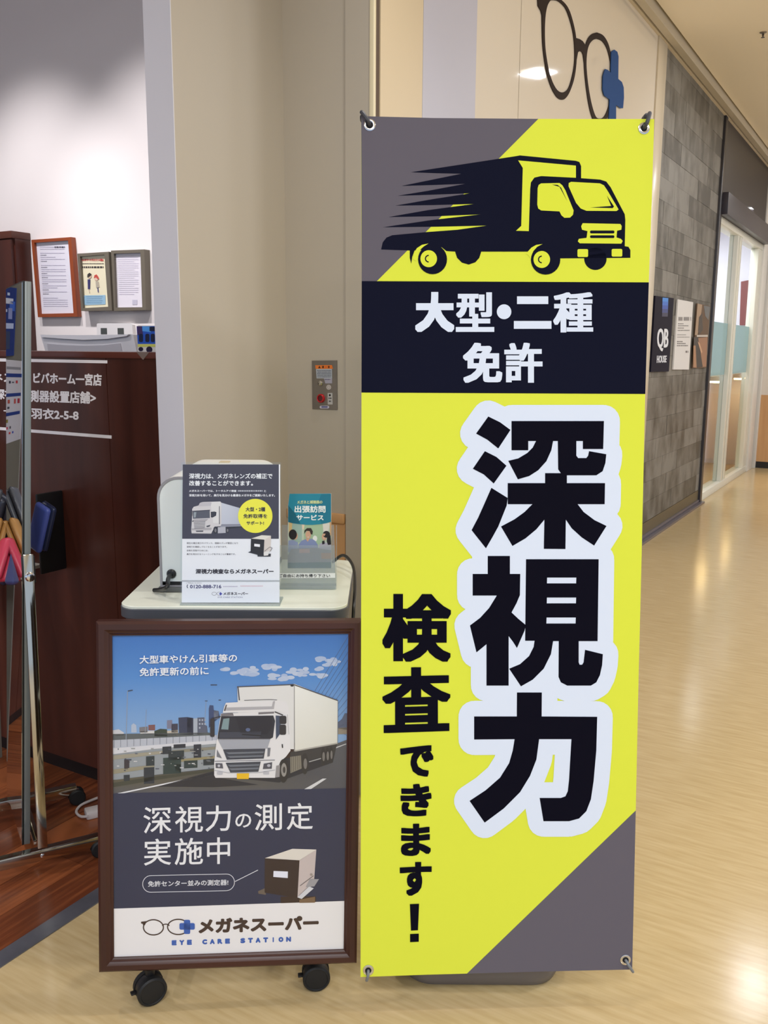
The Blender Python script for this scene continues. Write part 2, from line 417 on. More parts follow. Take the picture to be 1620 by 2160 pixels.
struct('trim_4', G().uvz(8.85, 8.94, FR - 0.1, FR + 0.02, 0, 3.5, 0.004), mat('dark_post', (50, 49, 56), 0.35))
# sliding door unit of the neighbouring salon
drs = struct('door_1', G().uvz(8.94, 11.62, FR - 0.12, FR + 0.0, 2.6, 2.665, 0.004).uvz(8.94, 11.62, FR - 0.12, FR, 0.0, 0.075, 0.004), mat('white_door_frame', (224, 222, 208), 0.3))
WDF = MC['white_door_frame']
for a, b_ in ((8.945, 9.03), (10.0, 10.09), (10.13, 10.24), (11.35, 11.62)): sub('door_stile', G().uvz(a, b_, FR - 0.09, FR - 0.005, 0.075, 2.6, 0.004), WDF, drs)
GL = clear_mat('door_glass', (248, 252, 250), 0.08)
for a, b_ in ((9.03, 10.0), (10.24, 11.35)): sub('glass_pane', G().uvz(a, b_, FR - 0.055, FR - 0.047, 0.075, 2.6), GL, drs, smooth=False)
FRO = clear_mat('frosted_film_green', (215, 232, 232), 0.03, diff=0.6, dcol=(180, 204, 206), rough=0.4)
for a, b_ in ((9.03, 10.0), (10.24, 11.35)): sub('frosted_film', G().uvz(a, b_, FR - 0.046, FR - 0.0455, 1.2, 1.72), FRO, drs, smooth=False)
DK = mat('dark_fascia', (44, 40, 46), 0.4)
struct('trim_5', G().uvz(8.94, 11.6, FR - 0.1, FR - 0.0, 2.665, 3.5), DK)
struct('trim_6', G().uvz(8.94, 11.62, FR, FR + 0.07, 2.665, 2.86, 0.004), mat('dark_beam', (58, 54, 64), 0.35))
struct('trim_7', G().uvz(11.62, 11.95, FR - 0.12, FR + 0.012, 0, 3.5, 0.004).uvz(12.02, 12.1, FR - 0.1, FR + 0.04, 0, 3.5, 0.004), mat('white_jamb', (226, 222, 214), 0.35))
struct('trim_8', G().uvz(11.95, 12.02, FR - 0.12, FR - 0.01, 0, 3.5), mat('jamb_gap_brown', (92, 80, 70), 0.5))
# far end wall with wainscot
we = struct('wall_end', G().uvz(12.1, 12.2, FR - 0.1, 8.0, 0, 3.6), mat('end_wall_paint', (226, 216, 204), 0.6))
sub('wainscot_board', G().uvz(12.09, 12.1, FR + 0.02, 8, 0.08, 0.91), MAPLE, we, smooth=False)
sub('kick_board', G().uvz(12.085, 12.1, FR + 0.02, 8, 0.0, 0.08), MC['black_skirting'], we, smooth=False)
# mall ceiling and its edge mouldings
CE = mat('ceiling_paint', (252, 241, 222), 0.8)
ceil = struct('ceiling', G().uvz(-6, 12.2, FR + 0.10, 5.5, 3.56, 3.62), CE)
struct('trim_9', G().uvz(2.3, 12.1, FR - 0.1, FR + 0.02, 3.5, 3.53, 0.003), mat('cornice_cream', (214, 200, 176), 0.5))
struct('trim_10', G().uvz(2.3, 12.1, FR + 0.035, FR + 0.085, 3.50, 3.62), mat('cornice_pale', (206, 196, 178), 0.5))
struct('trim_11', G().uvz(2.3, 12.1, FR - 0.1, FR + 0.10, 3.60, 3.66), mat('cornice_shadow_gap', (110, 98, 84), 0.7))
# shop interior shell
struct('wall_back', G().uvz(3.45, 3.55, -7.0, FR - 0.1, 0, 3.62), SHOPW)
struct('wall_left', G().uvz(-3, 3.5, -6.1, -6.0, 0, 3.62), SHOPW)
struct('ceiling', G().uvz(-3, 3.55, -6.1, FR - 0.11, 3.56, 3.64), mat('shop_ceiling', (206, 200, 204), 0.8))
struct('wall_header', G().uvz(-3, 1.84, FR - 0.1, FR, 3.3, 3.62), PAINT)
# salon interior
SAL = mat('salon_wall_lilac', (222, 220, 232), 0.6)
struct('wall_salon', G().uvz(8.9, 15, -4.5, -4.4, 0, 3.3).uvz(8.84, 8.94, -4.5, FR - 0.12, 0, 3.3).uvz(12.3, 12.4, -4.5, FR - 0.12, 0, 3.3), SAL)
struct('ceiling', G().uvz(8.9, 12.4, -4.5, FR - 0.12, 3.0, 3.06), SAL)

# ------------------------------------------------------------------ lamps
LAMPB = mat('lamp_rim_white', (235, 232, 226), 0.4)
for i, (a, b_) in enumerate(MALL_LIGHTS):
    L = W(a, b_, 3.556)
    s_ = 0.10 if i in (2, 3) else 0.3
    area('ceiling_lamp', L - Z * 0.02, 2 * s_, 2 * s_, MALL_POWER * (1.0 if s_ > .2 else .24), WARM)
    if i not in (2, 3): continue
    o = thing('ceiling_light', L, ('recessed square ceiling light before the spectacles wall, mirrored in its gloss', 'recessed square ceiling light before the glass salon doors')[i - 2], 'light', 'mall ceiling lights')
    sub('rim', G().box(L - U * (s_ + .03) - V * (s_ + .03) - Z * .010, U * 2 * (s_ + .03), V * 2 * (s_ + .03), Z * .014, 0.003), LAMPB, o)
    sub('diffuser', G().box(L - U * s_ - V * s_ - Z * .014, U * 2 * s_, V * 2 * s_, Z * .004), mat('lamp_diffuser', (255, 236, 208), 0.5, emit=5.0), o, smooth=False)
for a, b_ in SHOP_SPOTS:
    L = W(a, b_, 3.545)
    tgt = W(3.45, b_, 1.45) if a > 2 else W(a + 0.6, b_ + 0.3, 0)
    spot('shop_spot', L - Z * 0.03, tgt, 150 if a > 2 else 75, (0.98, 0.95, 0.98), math.radians(66 if a > 2 else 90), 0.9, 0.06)
area('salon_lamp', W(10.6, -2.9, 2.95), 2.2, 1.2, 110, (0.97, 0.97, 1.0))
spot('mall_downlight', W(1.95, -0.72, 3.5), W(1.95, -0.9, 0), 62, (1.0, 0.97, 0.93), math.radians(86), 0.8, 0.04)
# under-shelf lamps in the salon, mirrored by the waxed floor
for k, (px, py) in enumerate(((1480, 1218), (1533, 1168))):
    P = atz(px, py, 0); d = ray(px, py); d = Vector((d.x, d.y, -d.z)); L = P + d * (1.10 / d.z)
    o = thing('shelf_lamp', L, ('warm lamp under the first wall shelf just inside the glass doors', 'warm lamp under the farther wall shelf inside the glass doors')[k], 'lamp')
    sub('lamp_body', G().box(L - U * .14 - V * .06 + Z * .02, U * .28, V * .12, Z * .05), mat('shelf_white', (225, 215, 200), 0.5), o)
    sub('lamp_strip', G().box(L - U * .12 - V * .05, U * .24, V * .10, Z * .02), mat('lamp_strip_warm', (255, 214, 150), 0.5, emit=30), o, smooth=False)

# ================================================================== BANNER AND ITS STAND
PB = [Vector((-0.0523, 1.9297, 1.8956)), Vector((0.5472, 1.9551, 1.8961)), Vector((0.5561, 1.7837, 0.082)), Vector((-0.0433, 1.7582, 0.0815))]
nB = (PB[1] - PB[0]).cross(PB[3] - PB[0]).normalized()
if nB.y > 0: nB = -nB
cB = sum(nB.dot(p) for p in PB) / 4
fB = plane_fn(nB, cB)
NAVY = (20, 22, 40); YEL = (226, 234, 70); GREY = (104, 99, 108); HAL = (224, 234, 250); INK = (14, 13, 26)
bn = thing('banner', fB(1047, 2052, 0), 'tall yellow printed cloth banner with a truck emblem and large black Japanese lettering', 'banner')
# cloth outline follows the photographed edge (slightly bowed sides)
edge = [(762, 245), (915, 249), (1070, 250.5), (1225, 251), (1380, 251), (1375, 420), (1368.5, 596), (1361, 830), (1354, 1150), (1347, 1430), (1341, 1710), (1333.5, 2045), (1190, 2048), (1047, 2052), (900, 2056), (760.5, 2061), (761, 1700), (762, 1150), (762.5, 830), (763, 596), (762, 420)]
g = G(); g.prism([fB(x, y, 0) for x, y in edge], -nB * 0.0012)
CLOTH = mat('banner_cloth', YEL, 0.75, spec=0.2)
sub('cloth', g, CLOTH, bn, smooth=False)
a = Art(fB)
PCL = print_mat('printed_cloth', 0.8, 0.06)
a.poly([(762, 245), (915, 249), (1135.5, 250.8), (794.5, 593.5), (763, 593)], GREY, 1); a.build('grey_corner', bn, PCL); a = Art(fB)
a.poly([(1341, 1709.5), (1333.5, 2045), (1190, 2048), (985, 2053.5)], GREY, 1); a.build('grey_corner', bn, PCL); a = Art(fB)
a.poly([(763, 593), (1368.5, 595.7), (1361, 831), (762.5, 828)], NAVY, 2); a.build('navy_band', bn, PCL)
PC = MC['printed_cloth']
# truck emblem
a = Art(fB, view=(740, 220, 2.4545)); n = NAVY
a.poly([(310, 352), (860, 268), (875, 265), (1165, 293), (1183, 299), (1192, 320), (1192, 383), (1290, 390), (1322, 400), (1345, 430), (1418, 570), (1421, 600), (1418, 735), (1437, 738), (1447, 755), (1447, 795), (1080, 798), (1060, 770), (915, 763), (675, 763), (665, 795), (645, 818), (610, 830), (575, 820), (550, 795), (540, 763), (495, 760), (470, 740), (330, 757), (318, 790), (313, 825), (305, 795), (305, 757), (157, 752), (165, 715), (185, 690), (215, 678), (390, 662), (550, 650), (707, 628), (440, 634), (165, 637), (415, 600), (672, 570), (430, 580), (195, 584), (400, 548), (640, 516), (430, 522), (230, 525), (420, 492), (618, 461), (430, 468), (243, 474), (400, 448), (592, 412), (430, 418), (262, 423), (400, 395), (572, 360), (440, 357)], n, 2)
a.ell(423, 803, 75, 77, n, 4); a.ell(403, 800, 43, 44, YEL, 5); a.ell(1008, 805, 76, 77, n, 4); a.ell(988, 804, 43, 44, YEL, 5); a.ell(1266, 800, 58, 58, n, 2)
for cx, cy in ((403, 800), (988, 804)): a.ring(cx, cy, 20, 20, 6, n, 6, 14, 90, 270)
a.poly([(320, 800), (326, 770), (342, 745), (368, 728), (402, 721), (378, 736), (360, 752), (349, 775), (346, 805), (335, 812)], YEL, 3)
a.poly([(905, 775), (935, 742), (960, 728), (992, 724), (965, 738), (945, 760), (934, 790), (930, 800), (918, 780)], YEL, 3)
a.poly([(866, 291), (1165, 318), (1165, 381), (985, 372), (950, 380), (932, 405), (928, 440), (921, 657), (855, 655), (882, 630), (890, 330)], YEL, 3)
a.poly([(985, 410), (1080, 408), (1095, 420), (1110, 445), (1153, 550), (1150, 572), (1135, 587), (1105, 588), (1090, 575), (1080, 555), (985, 550), (970, 540), (965, 520), (967, 435), (972, 418)], YEL, 3)
a.poly([(1140, 402), (1290, 410), (1310, 420), (1330, 450), (1386, 545), (1375, 553), (1220, 552), (1190, 540), (1165, 510), (1127, 425), (1128, 408)], YEL, 3)
a.poly([(1040, 416), (1070, 418), (1088, 432), (1120, 502), (1080, 428)], n, 4); a.poly([(1325, 473), (1362, 530), (1355, 538), (1238, 535), (1347, 527)], n, 4)
a.poly([(1200, 616), (1395, 620), (1402, 630), (1400, 650), (1378, 655), (1375, 690), (1398, 697), (1407, 708), (1400, 722), (1185, 720), (1175, 710), (1180, 697), (1220, 692), (1225, 657), (1197, 650), (1192, 632)], YEL, 3)
a.rr(1238, 654, 1364, 669, 6, n, 4); a.rr(1238, 679, 1364, 693, 6, n, 4)
a.rr(1173, 750, 1228, 791, 7, YEL, 3); a.rr(1350, 749, 1405, 789, 7, YEL, 3)
a.build('truck_emblem', bn, PC)
# white lettering in the navy band
a = Art(fB, view=(760, 590, 2.613))
for ch, q, dl in (('大', (303, 68, 517, 288), (4.2, 4.2)), ('型', (526, 70, 738, 288), (3.1, 2.0)), ('二', (846, 92, 1053, 271), (4.6, 4.6)), ('種', (1063, 70, 1283, 291), (3.0, 1.7)), ('免', (566, 348, 782, 568), (3.4, 2.7)), ('許', (793, 348, 1004, 568), (3.3, 2.1))):
    a.text(ch, q, HAL, 4, dl, 8)
a.ell(792, 177, 40, 41, HAL, 4)
a.build('white_lettering', bn, PC)
# the three giant characters with their white halo
zA = (760, 590, 2.613); zB = (760, 1150, 2.613)
deep = [[(705, 754), (770, 786), (827, 828), (760, 930), (700, 882), (638, 848)], [(686, 945), (750, 977), (805, 1025), (735, 1123), (680, 1073), (620, 1042)], [(722, 1147), (812, 1203), (806, 1245), (780, 1310), (760, 1360), (727, 1420), (692, 1480), (613, 1380), (650, 1310), (690, 1220)],
        [(833, 779), (1342, 779), (1338, 933), (1226, 933), (1226, 889), (1190, 889), (1190, 970), (1200, 983), (1245, 983), (1255, 970), (1260, 945), (1355, 962), (1350, 1010), (1335, 1055), (1300, 1078), (1138, 1078), (1138, 1121), (1348, 1121), (1346, 1237), (1197, 1237), (1230, 1280), (1290, 1325), (1356, 1357), (1288, 1465), (1220, 1420), (1165, 1370), (1132, 1322), (1130, 1484), (1011, 1483), (1014, 1322), (970, 1375), (910, 1425), (838, 1467), (775, 1360), (850, 1320), (905, 1280), (948, 1237), (812, 1237), (812, 1121), (1018, 1121), (1018, 1066), (1105, 1066), (1090, 1045), (1088, 889), (1062, 889), (1052, 940), (1025, 1000), (980, 1050), (930, 1082), (868, 1100), (815, 998), (870, 985), (920, 955), (950, 925), (968, 889), (925, 889), (925, 940), (833, 940)]]
see = [[(702, 59), (824, 59), (824, 158), (881, 158), (879, 275), (860, 320), (833, 370), (870, 405), (912, 440), (905, 470), (863, 566), (840, 530), (817, 500), (817, 773), (695, 773), (695, 545), (640, 590), (604, 442), (660, 400), (710, 345), (752, 277), (619, 277), (619, 158), (702, 158)],
       [(913, 77), (1313, 77), (1307, 528), (1203, 528), (1203, 645), (1208, 658), (1222, 658), (1230, 645), (1238, 576), (1336, 600), (1332, 660), (1320, 715), (1300, 755), (1270, 773), (1140, 773), (1105, 755), (1092, 725), (1093, 528), (1062, 528), (1050, 600), (1010, 680), (950, 740), (885, 777), (820, 680), (880, 655), (930, 610), (955, 560), (960, 526), (908, 526)]]
seeh = [[(1029, 178), (1190, 178), (1189, 210), (1028, 210)], [(1028, 288), (1189, 288), (1188, 320), (1027, 320)], [(1026, 398), (1187, 398), (1186, 431), (1025, 431)]]
powr = [(863, 811), (1000, 811), (999, 943), (1305, 945), (1300, 1130), (1285, 1300), (1270, 1400), (1245, 1465), (1205, 1505), (1150, 1520), (1009, 1520), (988, 1392), (1105, 1392), (1130, 1383), (1143, 1355), (1150, 1290), (1163, 1068), (985, 1068), (970, 1180), (935, 1270), (880, 1360), (790, 1450), (685, 1528), (602, 1408), (690, 1350), (770, 1280), (820, 1200), (840, 1130), (850, 1068), (627, 1070), (627, 943), (862, 943)]
h1 = Art(fB, view=zA); h2 = Art(fB, view=zB)
h1.halo([[((x - 0), y) for x, y in p] for p in deep], 34, HAL, 3, fill=[[(700, 900), (1340, 900), (1340, 1480), (650, 1480)]])
h2.halo(see + [powr], 33, HAL, 3.4, fill=[[(640, 200), (1300, 100), (1310, 700), (700, 740)]])
h1.v += []; n0 = len(h1.v); h1.v += h2.v; h1.f += [tuple(i + n0 for i in f) for f in h2.f]; h1.c += h2.c
h1.build('lettering_halo', bn, PC)
k1 = Art(fB, view=zA); k2 = Art(fB, view=zB)
for p in deep: k1.poly(p, INK, 5)
k2.poly(see[0], INK, 5); k2.poly(see[1], INK, 5, seeh); k2.poly(powr, INK, 5)
k2.text('検', (122, 268, 499, 641), INK, 5, (5.2, 4.0))
k2.text('査', [(122, 676), (495, 668), (497, 1022), (122, 1035)], INK, 5, (5.2, 3.3))
k3 = Art(fB, view=(760, 1540, 4.697))
for ch, q in (('で', [(395, 158), (723, 147), (723, 458), (395, 462)]), ('き', [(398, 538), (705, 526), (705, 848), (398, 856)]), ('ま', [(403, 930), (697, 921), (697, 1240), (403, 1247)]), ('す', [(391, 1310), (707, 1300), (707, 1634), (391, 1640)])):
    k3.text(ch, q, INK, 5, (3.1, 3.1))
k3.poly([(491, 1722), (582, 1718), (571, 1980), (502, 1984)], INK, 5); k3.poly([(493, 2018), (579, 2014), (579, 2094), (493, 2098)], INK, 5)
for k in (k2, k3):
    n0 = len(k1.v); k1.v += k.v; k1.f += [tuple(i + n0 for i in f) for f in k.f]; k1.c += k.c
k1.build('black_lettering', bn, PC)
CHR = mat('chrome', (215, 215, 218), 0.12, metal=1.0); DGR = mat('dark_grey_plastic', (66, 66, 72), 0.5)
GRC = [(780, 264), (1358, 271), (777, 2046), (1319, 2024)]
for x, y in GRC:
    c = fB(x, y, 0.0); g = G().lathe(c, nB, [(0.0062, 0.0006), (0.0066, 0.002), (0.009, 0.0026), (0.0118, 0.0018), (0.0125, 0.0), (0.0062, -0.0006)], 24)
    g.f = g.f[:-2]
    sub('grommet', g, CHR, bn)
    sub('grommet_hole', G().lathe(c, nB, [(0.0063, 0.0004), (0.0063, 0.0012)], 20), mat('hole_shadow_dark', (18, 18, 22), 0.9), bn)
# stand behind the banner
bs = thing('banner_stand', Vector((0.235, 2.0, 0)), 'grey banner stand with a weighted plastic foot holding the yellow banner', 'banner stand')
BASEM = mat('grey_base_plastic', (112, 106, 106), 0.45)
L = []
for z, w, d, r in ((0.0, .345, .27, .06), (0.004, .355, .28, .065), (0.03, .375, .30, .07), (0.07, .392, .31, .07), (0.086, .388, .306, .07), (0.094, .36, .28, .06)):
    L.append([Vector((x, y, z)) for x, y in rrect(0.232, 1.975, w, d, r, 8)])
sub('weighted_base', G().loops(L), BASEM, bs)
pc = Vector((0.245, 2.0, 0))
sub('pole', G().cyl(pc + Z * 0.09, pc + Z * 1.84 + Vector((0, 0.02, 0)), 0.012, 16), DGR, bs)
for (xa, ya), (xb, yb), zz in (((780, 264), (1358, 271), 1), ((777, 2046), (1319, 2024), 0)):
    A = fB(xa, ya, -0.03); B = fB(xb, yb, -0.03); M = (A + B) / 2
    P0 = Vector((pc.x, 2.0 + (0.02 if zz else 0), M.z if zz else 0.13))
    sub('cross_arm', G().tube(bez([A, M.lerp(A, .4) + Vector((0, .02, 0)), P0, M.lerp(B, .4) + Vector((0, .02, 0)), B], 5), 0.0055, 10), DGR, bs)
for i, (x, y) in enumerate(GRC):
    tx, ty = [(766, 243), (1367, 246), (774, 2062), (1331, 2043)][i]
    c = fB(x, y, 0); e = fB(tx, ty, 0.006)
    up = (e - c)
    sub('hook', G().tube(bez([c - nB * 0.03 - up * .2, c - nB * 0.004, c + nB * 0.009 + up * .25, e + nB * 0.002, e + up * .25 - nB * .004], 5), 0.0042 if i < 2 else 0.0032, 8), DGR if i < 2 else mat('grey_hook', (120, 124, 128), .4), bs)
for tx, ty in ((767, 244), (1368, 243)):
    c = fB(tx, ty, -0.012); sub('arm_tip', G().lathe(c, nB, [(0.002, -.02), (0.007, -0.012), (0.0075, .004), (0.004, .009)], 14), DGR, bs)

# ================================================================== FRAMED POSTER ON CASTERS
PF = [Vector((-0.6274, 1.8964, 0.8427)), Vector((-0.0497, 1.9476, 0.8324)), Vector((-0.0565, 1.8649, 0.0375)), Vector((-0.6341, 1.8137, 0.0477))]
PF = [CP + (p - CP) * 0.965 for p in PF]
nF = (PF[1] - PF[0]).cross(PF[3] - PF[0]).normalized()
if nF.y > 0: nF = -nF
cF = sum(nF.dot(p) for p in PF) / 4
fF = plane_fn(nF, cF); fFr = lambda x, y, o: fF(x, y, o)
ps = thing('poster_stand', (PF[2] + PF[3]) / 2, 'brown wooden framed truck poster standing on black casters beside the banner', 'poster stand')
WD = mat('dark_walnut_frame', (70, 33, 24), 0.38, noise=0.25, nscale=3, stretch=(1, 1, 1), c2=(58, 28, 20))
OUT = [(203.6, 1310), (762, 1307.5), (752, 2029), (210, 2048.5)]; INN = [(236, 1341), (735, 1337), (725, 2004), (240, 2021)]
prof = [(0.0, -0.022), (0.0, 0.004), (0.18, 0.009), (0.55, 0.009), (0.72, 0.004), (0.80, 0.0035), (0.86, 0.001), (1.0, -0.001), (1.0, -0.006)]
for i in range(4):
    j = (i + 1) % 4; L = []
    for t, off in prof:
        q = []
        for k in (i, j):
            q.append(fF(OUT[k][0] * (1 - t) + INN[k][0] * t, OUT[k][1] * (1 - t) + INN[k][1] * t, 0) + nF * off)
        L.append(q)
    vs = [p for l in L for p in l]; m_ = len(L)
    fsx = [(2 * q, 2 * q + 1, 2 * q + 3, 2 * q + 2) for q in range(m_ - 1)] + [(2 * (m_ - 1), 2 * m_ - 1, 1, 0)] + [tuple(2 * q for q in range(m_))[::-1], tuple(2 * q + 1 for q in range(m_))]
    sub('frame_rail', G().add(vs, fsx), WD, ps)
sub('backing_board', G().prism([fF(x, y, -0.008) for x, y in [(215, 1320), (752, 1318), (744, 2021), (219, 2040)]], -nF * 0.006), mat('hardboard', (70, 50, 40), 0.8), ps, smooth=False)
PP = print_mat('printed_poster', 0.35, 0.4)
a = Art(lambda x, y, o: fF(x, y, -0.0075 + o), view=(230, 1330, 3.176))
TOPc, MIDc, LOWc = (62, 116, 190), (84, 140, 206), (140, 175, 214)
for (ya, yb, ca, cb) in ((15, 320, TOPc, MIDc), (320, 760, MIDc, LOWc)):
    a.poly([(5, ya), (1615, ya), (1615, yb), (5, yb)], None, 1, cols=[ca, ca, cb, cb])
rc = random.Random(3)
for cx, cy, rx, ry, nn in ((905, 275, 75, 40, 12), (1080, 250, 40, 18, 5), (1160, 325, 70, 28, 9), (1330, 280, 120, 45, 16), (1470, 215, 70, 35, 10), (780, 265, 20, 14, 3)):
    for k in range(nn):
        t = rc.random(); a.ell(cx + rc.uniform(-rx, rx), cy + rc.uniform(-ry, ry) * .7, rc.uniform(18, 40), rc.uniform(8, 18), (int(168 + 24 * t), int(186 + 18 * t), int(218 + 6 * t)), 2 + k * 0.02, 14)
for i in range(14): a.line([(1378 + i * 15, 412 + i * 22), (1605, 40 + i * 52)], 2.2, (84, 96, 128), 3)
# skyline
for p, c in (([(22, 700), (665, 690), (720, 710), (22, 745)], (92, 98, 100)), ([(22, 675), (60, 668), (95, 690), (95, 708), (22, 712)], (205, 206, 210)), ([(145, 640), (160, 628), (178, 640), (182, 690), (145, 690)], (178, 190, 208)), ([(200, 655), (255, 650), (255, 690), (200, 690)], (120, 118, 122)),
             ([(260, 640), (305, 637), (305, 675), (260, 675)], (128, 84, 82)), ([(205, 682), (300, 676), (300, 700), (205, 702)], (210, 208, 206)), ([(385, 608), (420, 606), (422, 665), (385, 665)], (124, 124, 146)), ([(415, 632), (458, 630), (458, 690), (415, 690)], (64, 62, 78)),
             ([(300, 680), (340, 665), (385, 668), (388, 716), (300, 716)], (52, 64, 54)), ([(385, 678), (460, 672), (460, 712), (385, 715)], (196, 186, 172)), ([(462, 590), (520, 586), (560, 592), (560, 706), (466, 706)], (56, 62, 86)), ([(520, 594), (562, 592), (562, 700), (520, 704)], (40, 46, 66)),
             ([(562, 596), (592, 594), (592, 704), (562, 704)], (170, 178, 190)), ([(590, 590), (636, 588), (640, 640), (655, 645), (660, 700), (590, 705)], (90, 96, 116)), ([(666, 530), (672, 506), (697, 508), (700, 540), (732, 545), (740, 590), (700, 620), (666, 660)], (60, 76, 116)), ([(700, 540), (730, 545), (732, 600), (700, 600)], (130, 138, 158)),
             ([(1535, 620), (1560, 600), (1580, 560), (1600, 560), (1600, 670), (1535, 665)], (90, 100, 124)), ([(1535, 660), (1600, 655), (1600, 700), (1535, 702)], (150, 140, 124))):
    a.poly(p, c, 3)
for k in range(7): a.rect(600 + (k % 3) * 18, 600 + (k // 3) * 26, 610 + (k % 3) * 18, 612 + (k // 3) * 26, (170, 176, 190), 4)
for pts in ([(110, 735), (120, 412), (155, 405)], [(238, 700), (246, 535)], [(640, 612), (648, 478)]): a.line(pts, 4.5 if pts[0][0] < 150 else 3, (150, 160, 176), 4)
a.line([(122, 411), (155, 405)], 7, (60, 70, 90), 5); a.line([(678, 370), (722, 370)], 7, (56, 66, 88), 4); a.line([(732, 472), (748, 472)], 6, (60, 70, 92), 4); a.line([(640, 477), (658, 477)], 5, (70, 80, 100), 5)
# bridge parapet, rails and road
a.poly([(5, 790), (720, 730), (720, 960), (5, 1010)], (150, 156, 160), 3)
a.poly([(5, 742), (720, 706), (720, 742), (5, 800)], (186, 190, 200), 4)
for i in range(16): a.line([(30 + i * 44, 741 - i * 2.3), (30 + i * 44, 790 - i * 3)], 3, (120, 126, 140), 5)
a.poly([(5, 797), (720, 740), (720, 764), (300, 800), (5, 838)], (216, 216, 220), 5)
a.poly([(5, 845), (360, 812), (360, 832), (5, 874)], (160, 154, 136), 6); a.poly([(5, 940), (300, 905), (300, 926), (5, 972)], (150, 144, 122), 6); a.poly([(420, 808), (712, 784), (712, 802), (420, 828)], (140, 136, 120), 6)
a.poly([(480, 868), (706, 846), (706, 862), (480, 886)], (150, 140, 104), 6)
for x, y, w, h in ((98, 870, 34, 60), (245, 850, 56, 64), (95, 975, 40, 40), (230, 925, 70, 110), (355, 785, 60, 50), (395, 815, 105, 60), (360, 860, 120, 110), (500, 880, 90, 50), (565, 770, 50, 90), (630, 870, 76, 40), (430, 770, 80, 26), (440, 900, 40, 60)):
    a.poly([(x, y), (x + w, y - w * .06), (x + w, y + h - w * .06), (x, y + h)], (46 + (x % 5) * 4, 50 + (y % 7) * 2, 60), 7)
for k in range(46):
    x = rc.uniform(25, 690); y = rc.uniform(780, 950); a.rect(x, y, x + rc.uniform(5, 26), y + rc.uniform(3, 10), rc.choice([(205, 205, 206), (110, 114, 122), (44, 46, 58), (160, 160, 158), (70, 74, 90)]), 8)
a.poly([(5, 1012), (300, 975), (700, 930), (1215, 880), (1615, 730), (1615, 1074), (5, 1106)], None, 6, cols=[(96, 90, 72), (62, 62, 58), (60, 60, 62), (74, 74, 78), (92, 92, 96), (86, 86, 92), (88, 88, 94)])
a.poly([(5, 1030), (300, 985), (700, 935), (700, 950), (300, 1010), (5, 1060)], (70, 70, 58), 7)
a.poly([(66, 1103), (690, 972), (690, 963), (55, 1096)], (228, 228, 230), 8); a.poly([(1300, 1074), (1432, 998), (1458, 998), (1345, 1074)], (216, 216, 216), 8); a.poly([(1512, 790), (1590, 762), (1590, 768), (1512, 798)], (200, 200, 202), 8)
a.poly([(700, 985), (900, 1000), (1140, 1025), (1190, 1000), (1500, 890), (1520, 800), (1200, 860), (690, 950), (320, 1052), (700, 1056), (1000, 1040)], (44, 44, 50), 8)
# lorry
Wt = (236, 235, 230)
a.poly([(1213, 820), (1530, 765), (1510, 830), (1290, 890), (1215, 905)], (58, 56, 56), 9)
for cx, cy, rx, ry in ((1435, 850, 17, 62), (1463, 845, 16, 60), (1488, 838, 14, 58), (1312, 898, 24, 72)):
    a.ell(cx, cy, rx, ry, (48, 46, 46), 9.5, 18); a.ell(cx + 3, cy, rx * .5, ry * .5, (120, 116, 112), 9.8, 14)
a.poly([(1213, 852), (1285, 842), (1290, 930), (1215, 962)], (132, 126, 112), 10)
for k in range(5): a.line([(1222 + k * 14, 852 - k * 2), (1222 + k * 14, 955 - k * 6)], 3, (92, 88, 80), 10.3)
a.line([(1340, 885), (1420, 862)], 6, (170, 170, 168), 10)
a.poly([(858, 380), (1243, 362), (1240, 800), (870, 800)], (226, 225, 222), 10)
a.poly([(1243, 362), (1533, 474), (1531, 762), (1245, 815)], None, 10, cols=[(238, 238, 232), (226, 226, 218), (222, 220, 208), (226, 224, 212)])
a.line([(856, 382), (1236, 366), (1534, 474)], 7, (84, 80, 80), 11); a.line([(1241, 366), (1241, 815)], 5, (150, 148, 146), 11); a.line([(1533, 474), (1531, 762)], 3.5, (150, 148, 146), 11); a.line([(1246, 812), (1531, 760)], 9, (176, 172, 164), 11)
a.line([(863, 384), (872, 472)], 8, (70, 70, 84), 11); a.ell(1226, 372, 12, 8, (40, 38, 40), 12, 10); a.line([(905, 472), (1080, 466), (1125, 470)], 4, (80, 78, 80), 12)
a.poly([(782, 488), (1120, 471), (1185, 480), (1205, 520), (1208, 560), (1100, 548), (760, 556), (770, 515)], (228, 226, 226), 12)
a.poly([(776, 520), (1090, 512), (1098, 478), (1112, 475), (1104, 530), (772, 542)], (176, 174, 178), 13); a.poly([(768, 540), (782, 500), (790, 502), (776, 545)], (90, 86, 88), 13)
a.poly([(748, 560), (1110, 545), (1205, 560), (1215, 700), (1215, 810), (1185, 850), (1150, 880), (1140, 980), (1110, 992), (712, 992), (703, 975), (703, 890), (712, 800), (722, 730)], (230, 228, 228), 12)
a.poly([(748, 562), (828, 555), (835, 575), (750, 578)], (120, 116, 120), 13); a.poly([(1000, 552), (1105, 548), (1105, 560), (1000, 566)], (120, 116, 120), 13)
a.poly([(750, 578), (1100, 573), (1112, 610), (1098, 720), (1082, 729), (726, 730), (730, 690)], (40, 42, 54), 14)
a.poly([(765, 595), (806, 590), (798, 668), (750, 665)], (128, 152, 156), 15); a.poly([(850, 590), (1090, 580), (1095, 650), (1060, 700), (880, 690)], (30, 32, 46), 15); a.poly([(740, 685), (1020, 680), (1010, 722), (735, 725)], (62, 66, 80), 15)
a.ell(930, 668, 16, 12, (90, 104, 140), 16, 10); a.line([(890, 700), (1020, 708)], 8, (24, 24, 34), 16)
a.poly([(1116, 572), (1150, 576), (1150, 690), (1118, 735)], (62, 74, 98), 15)
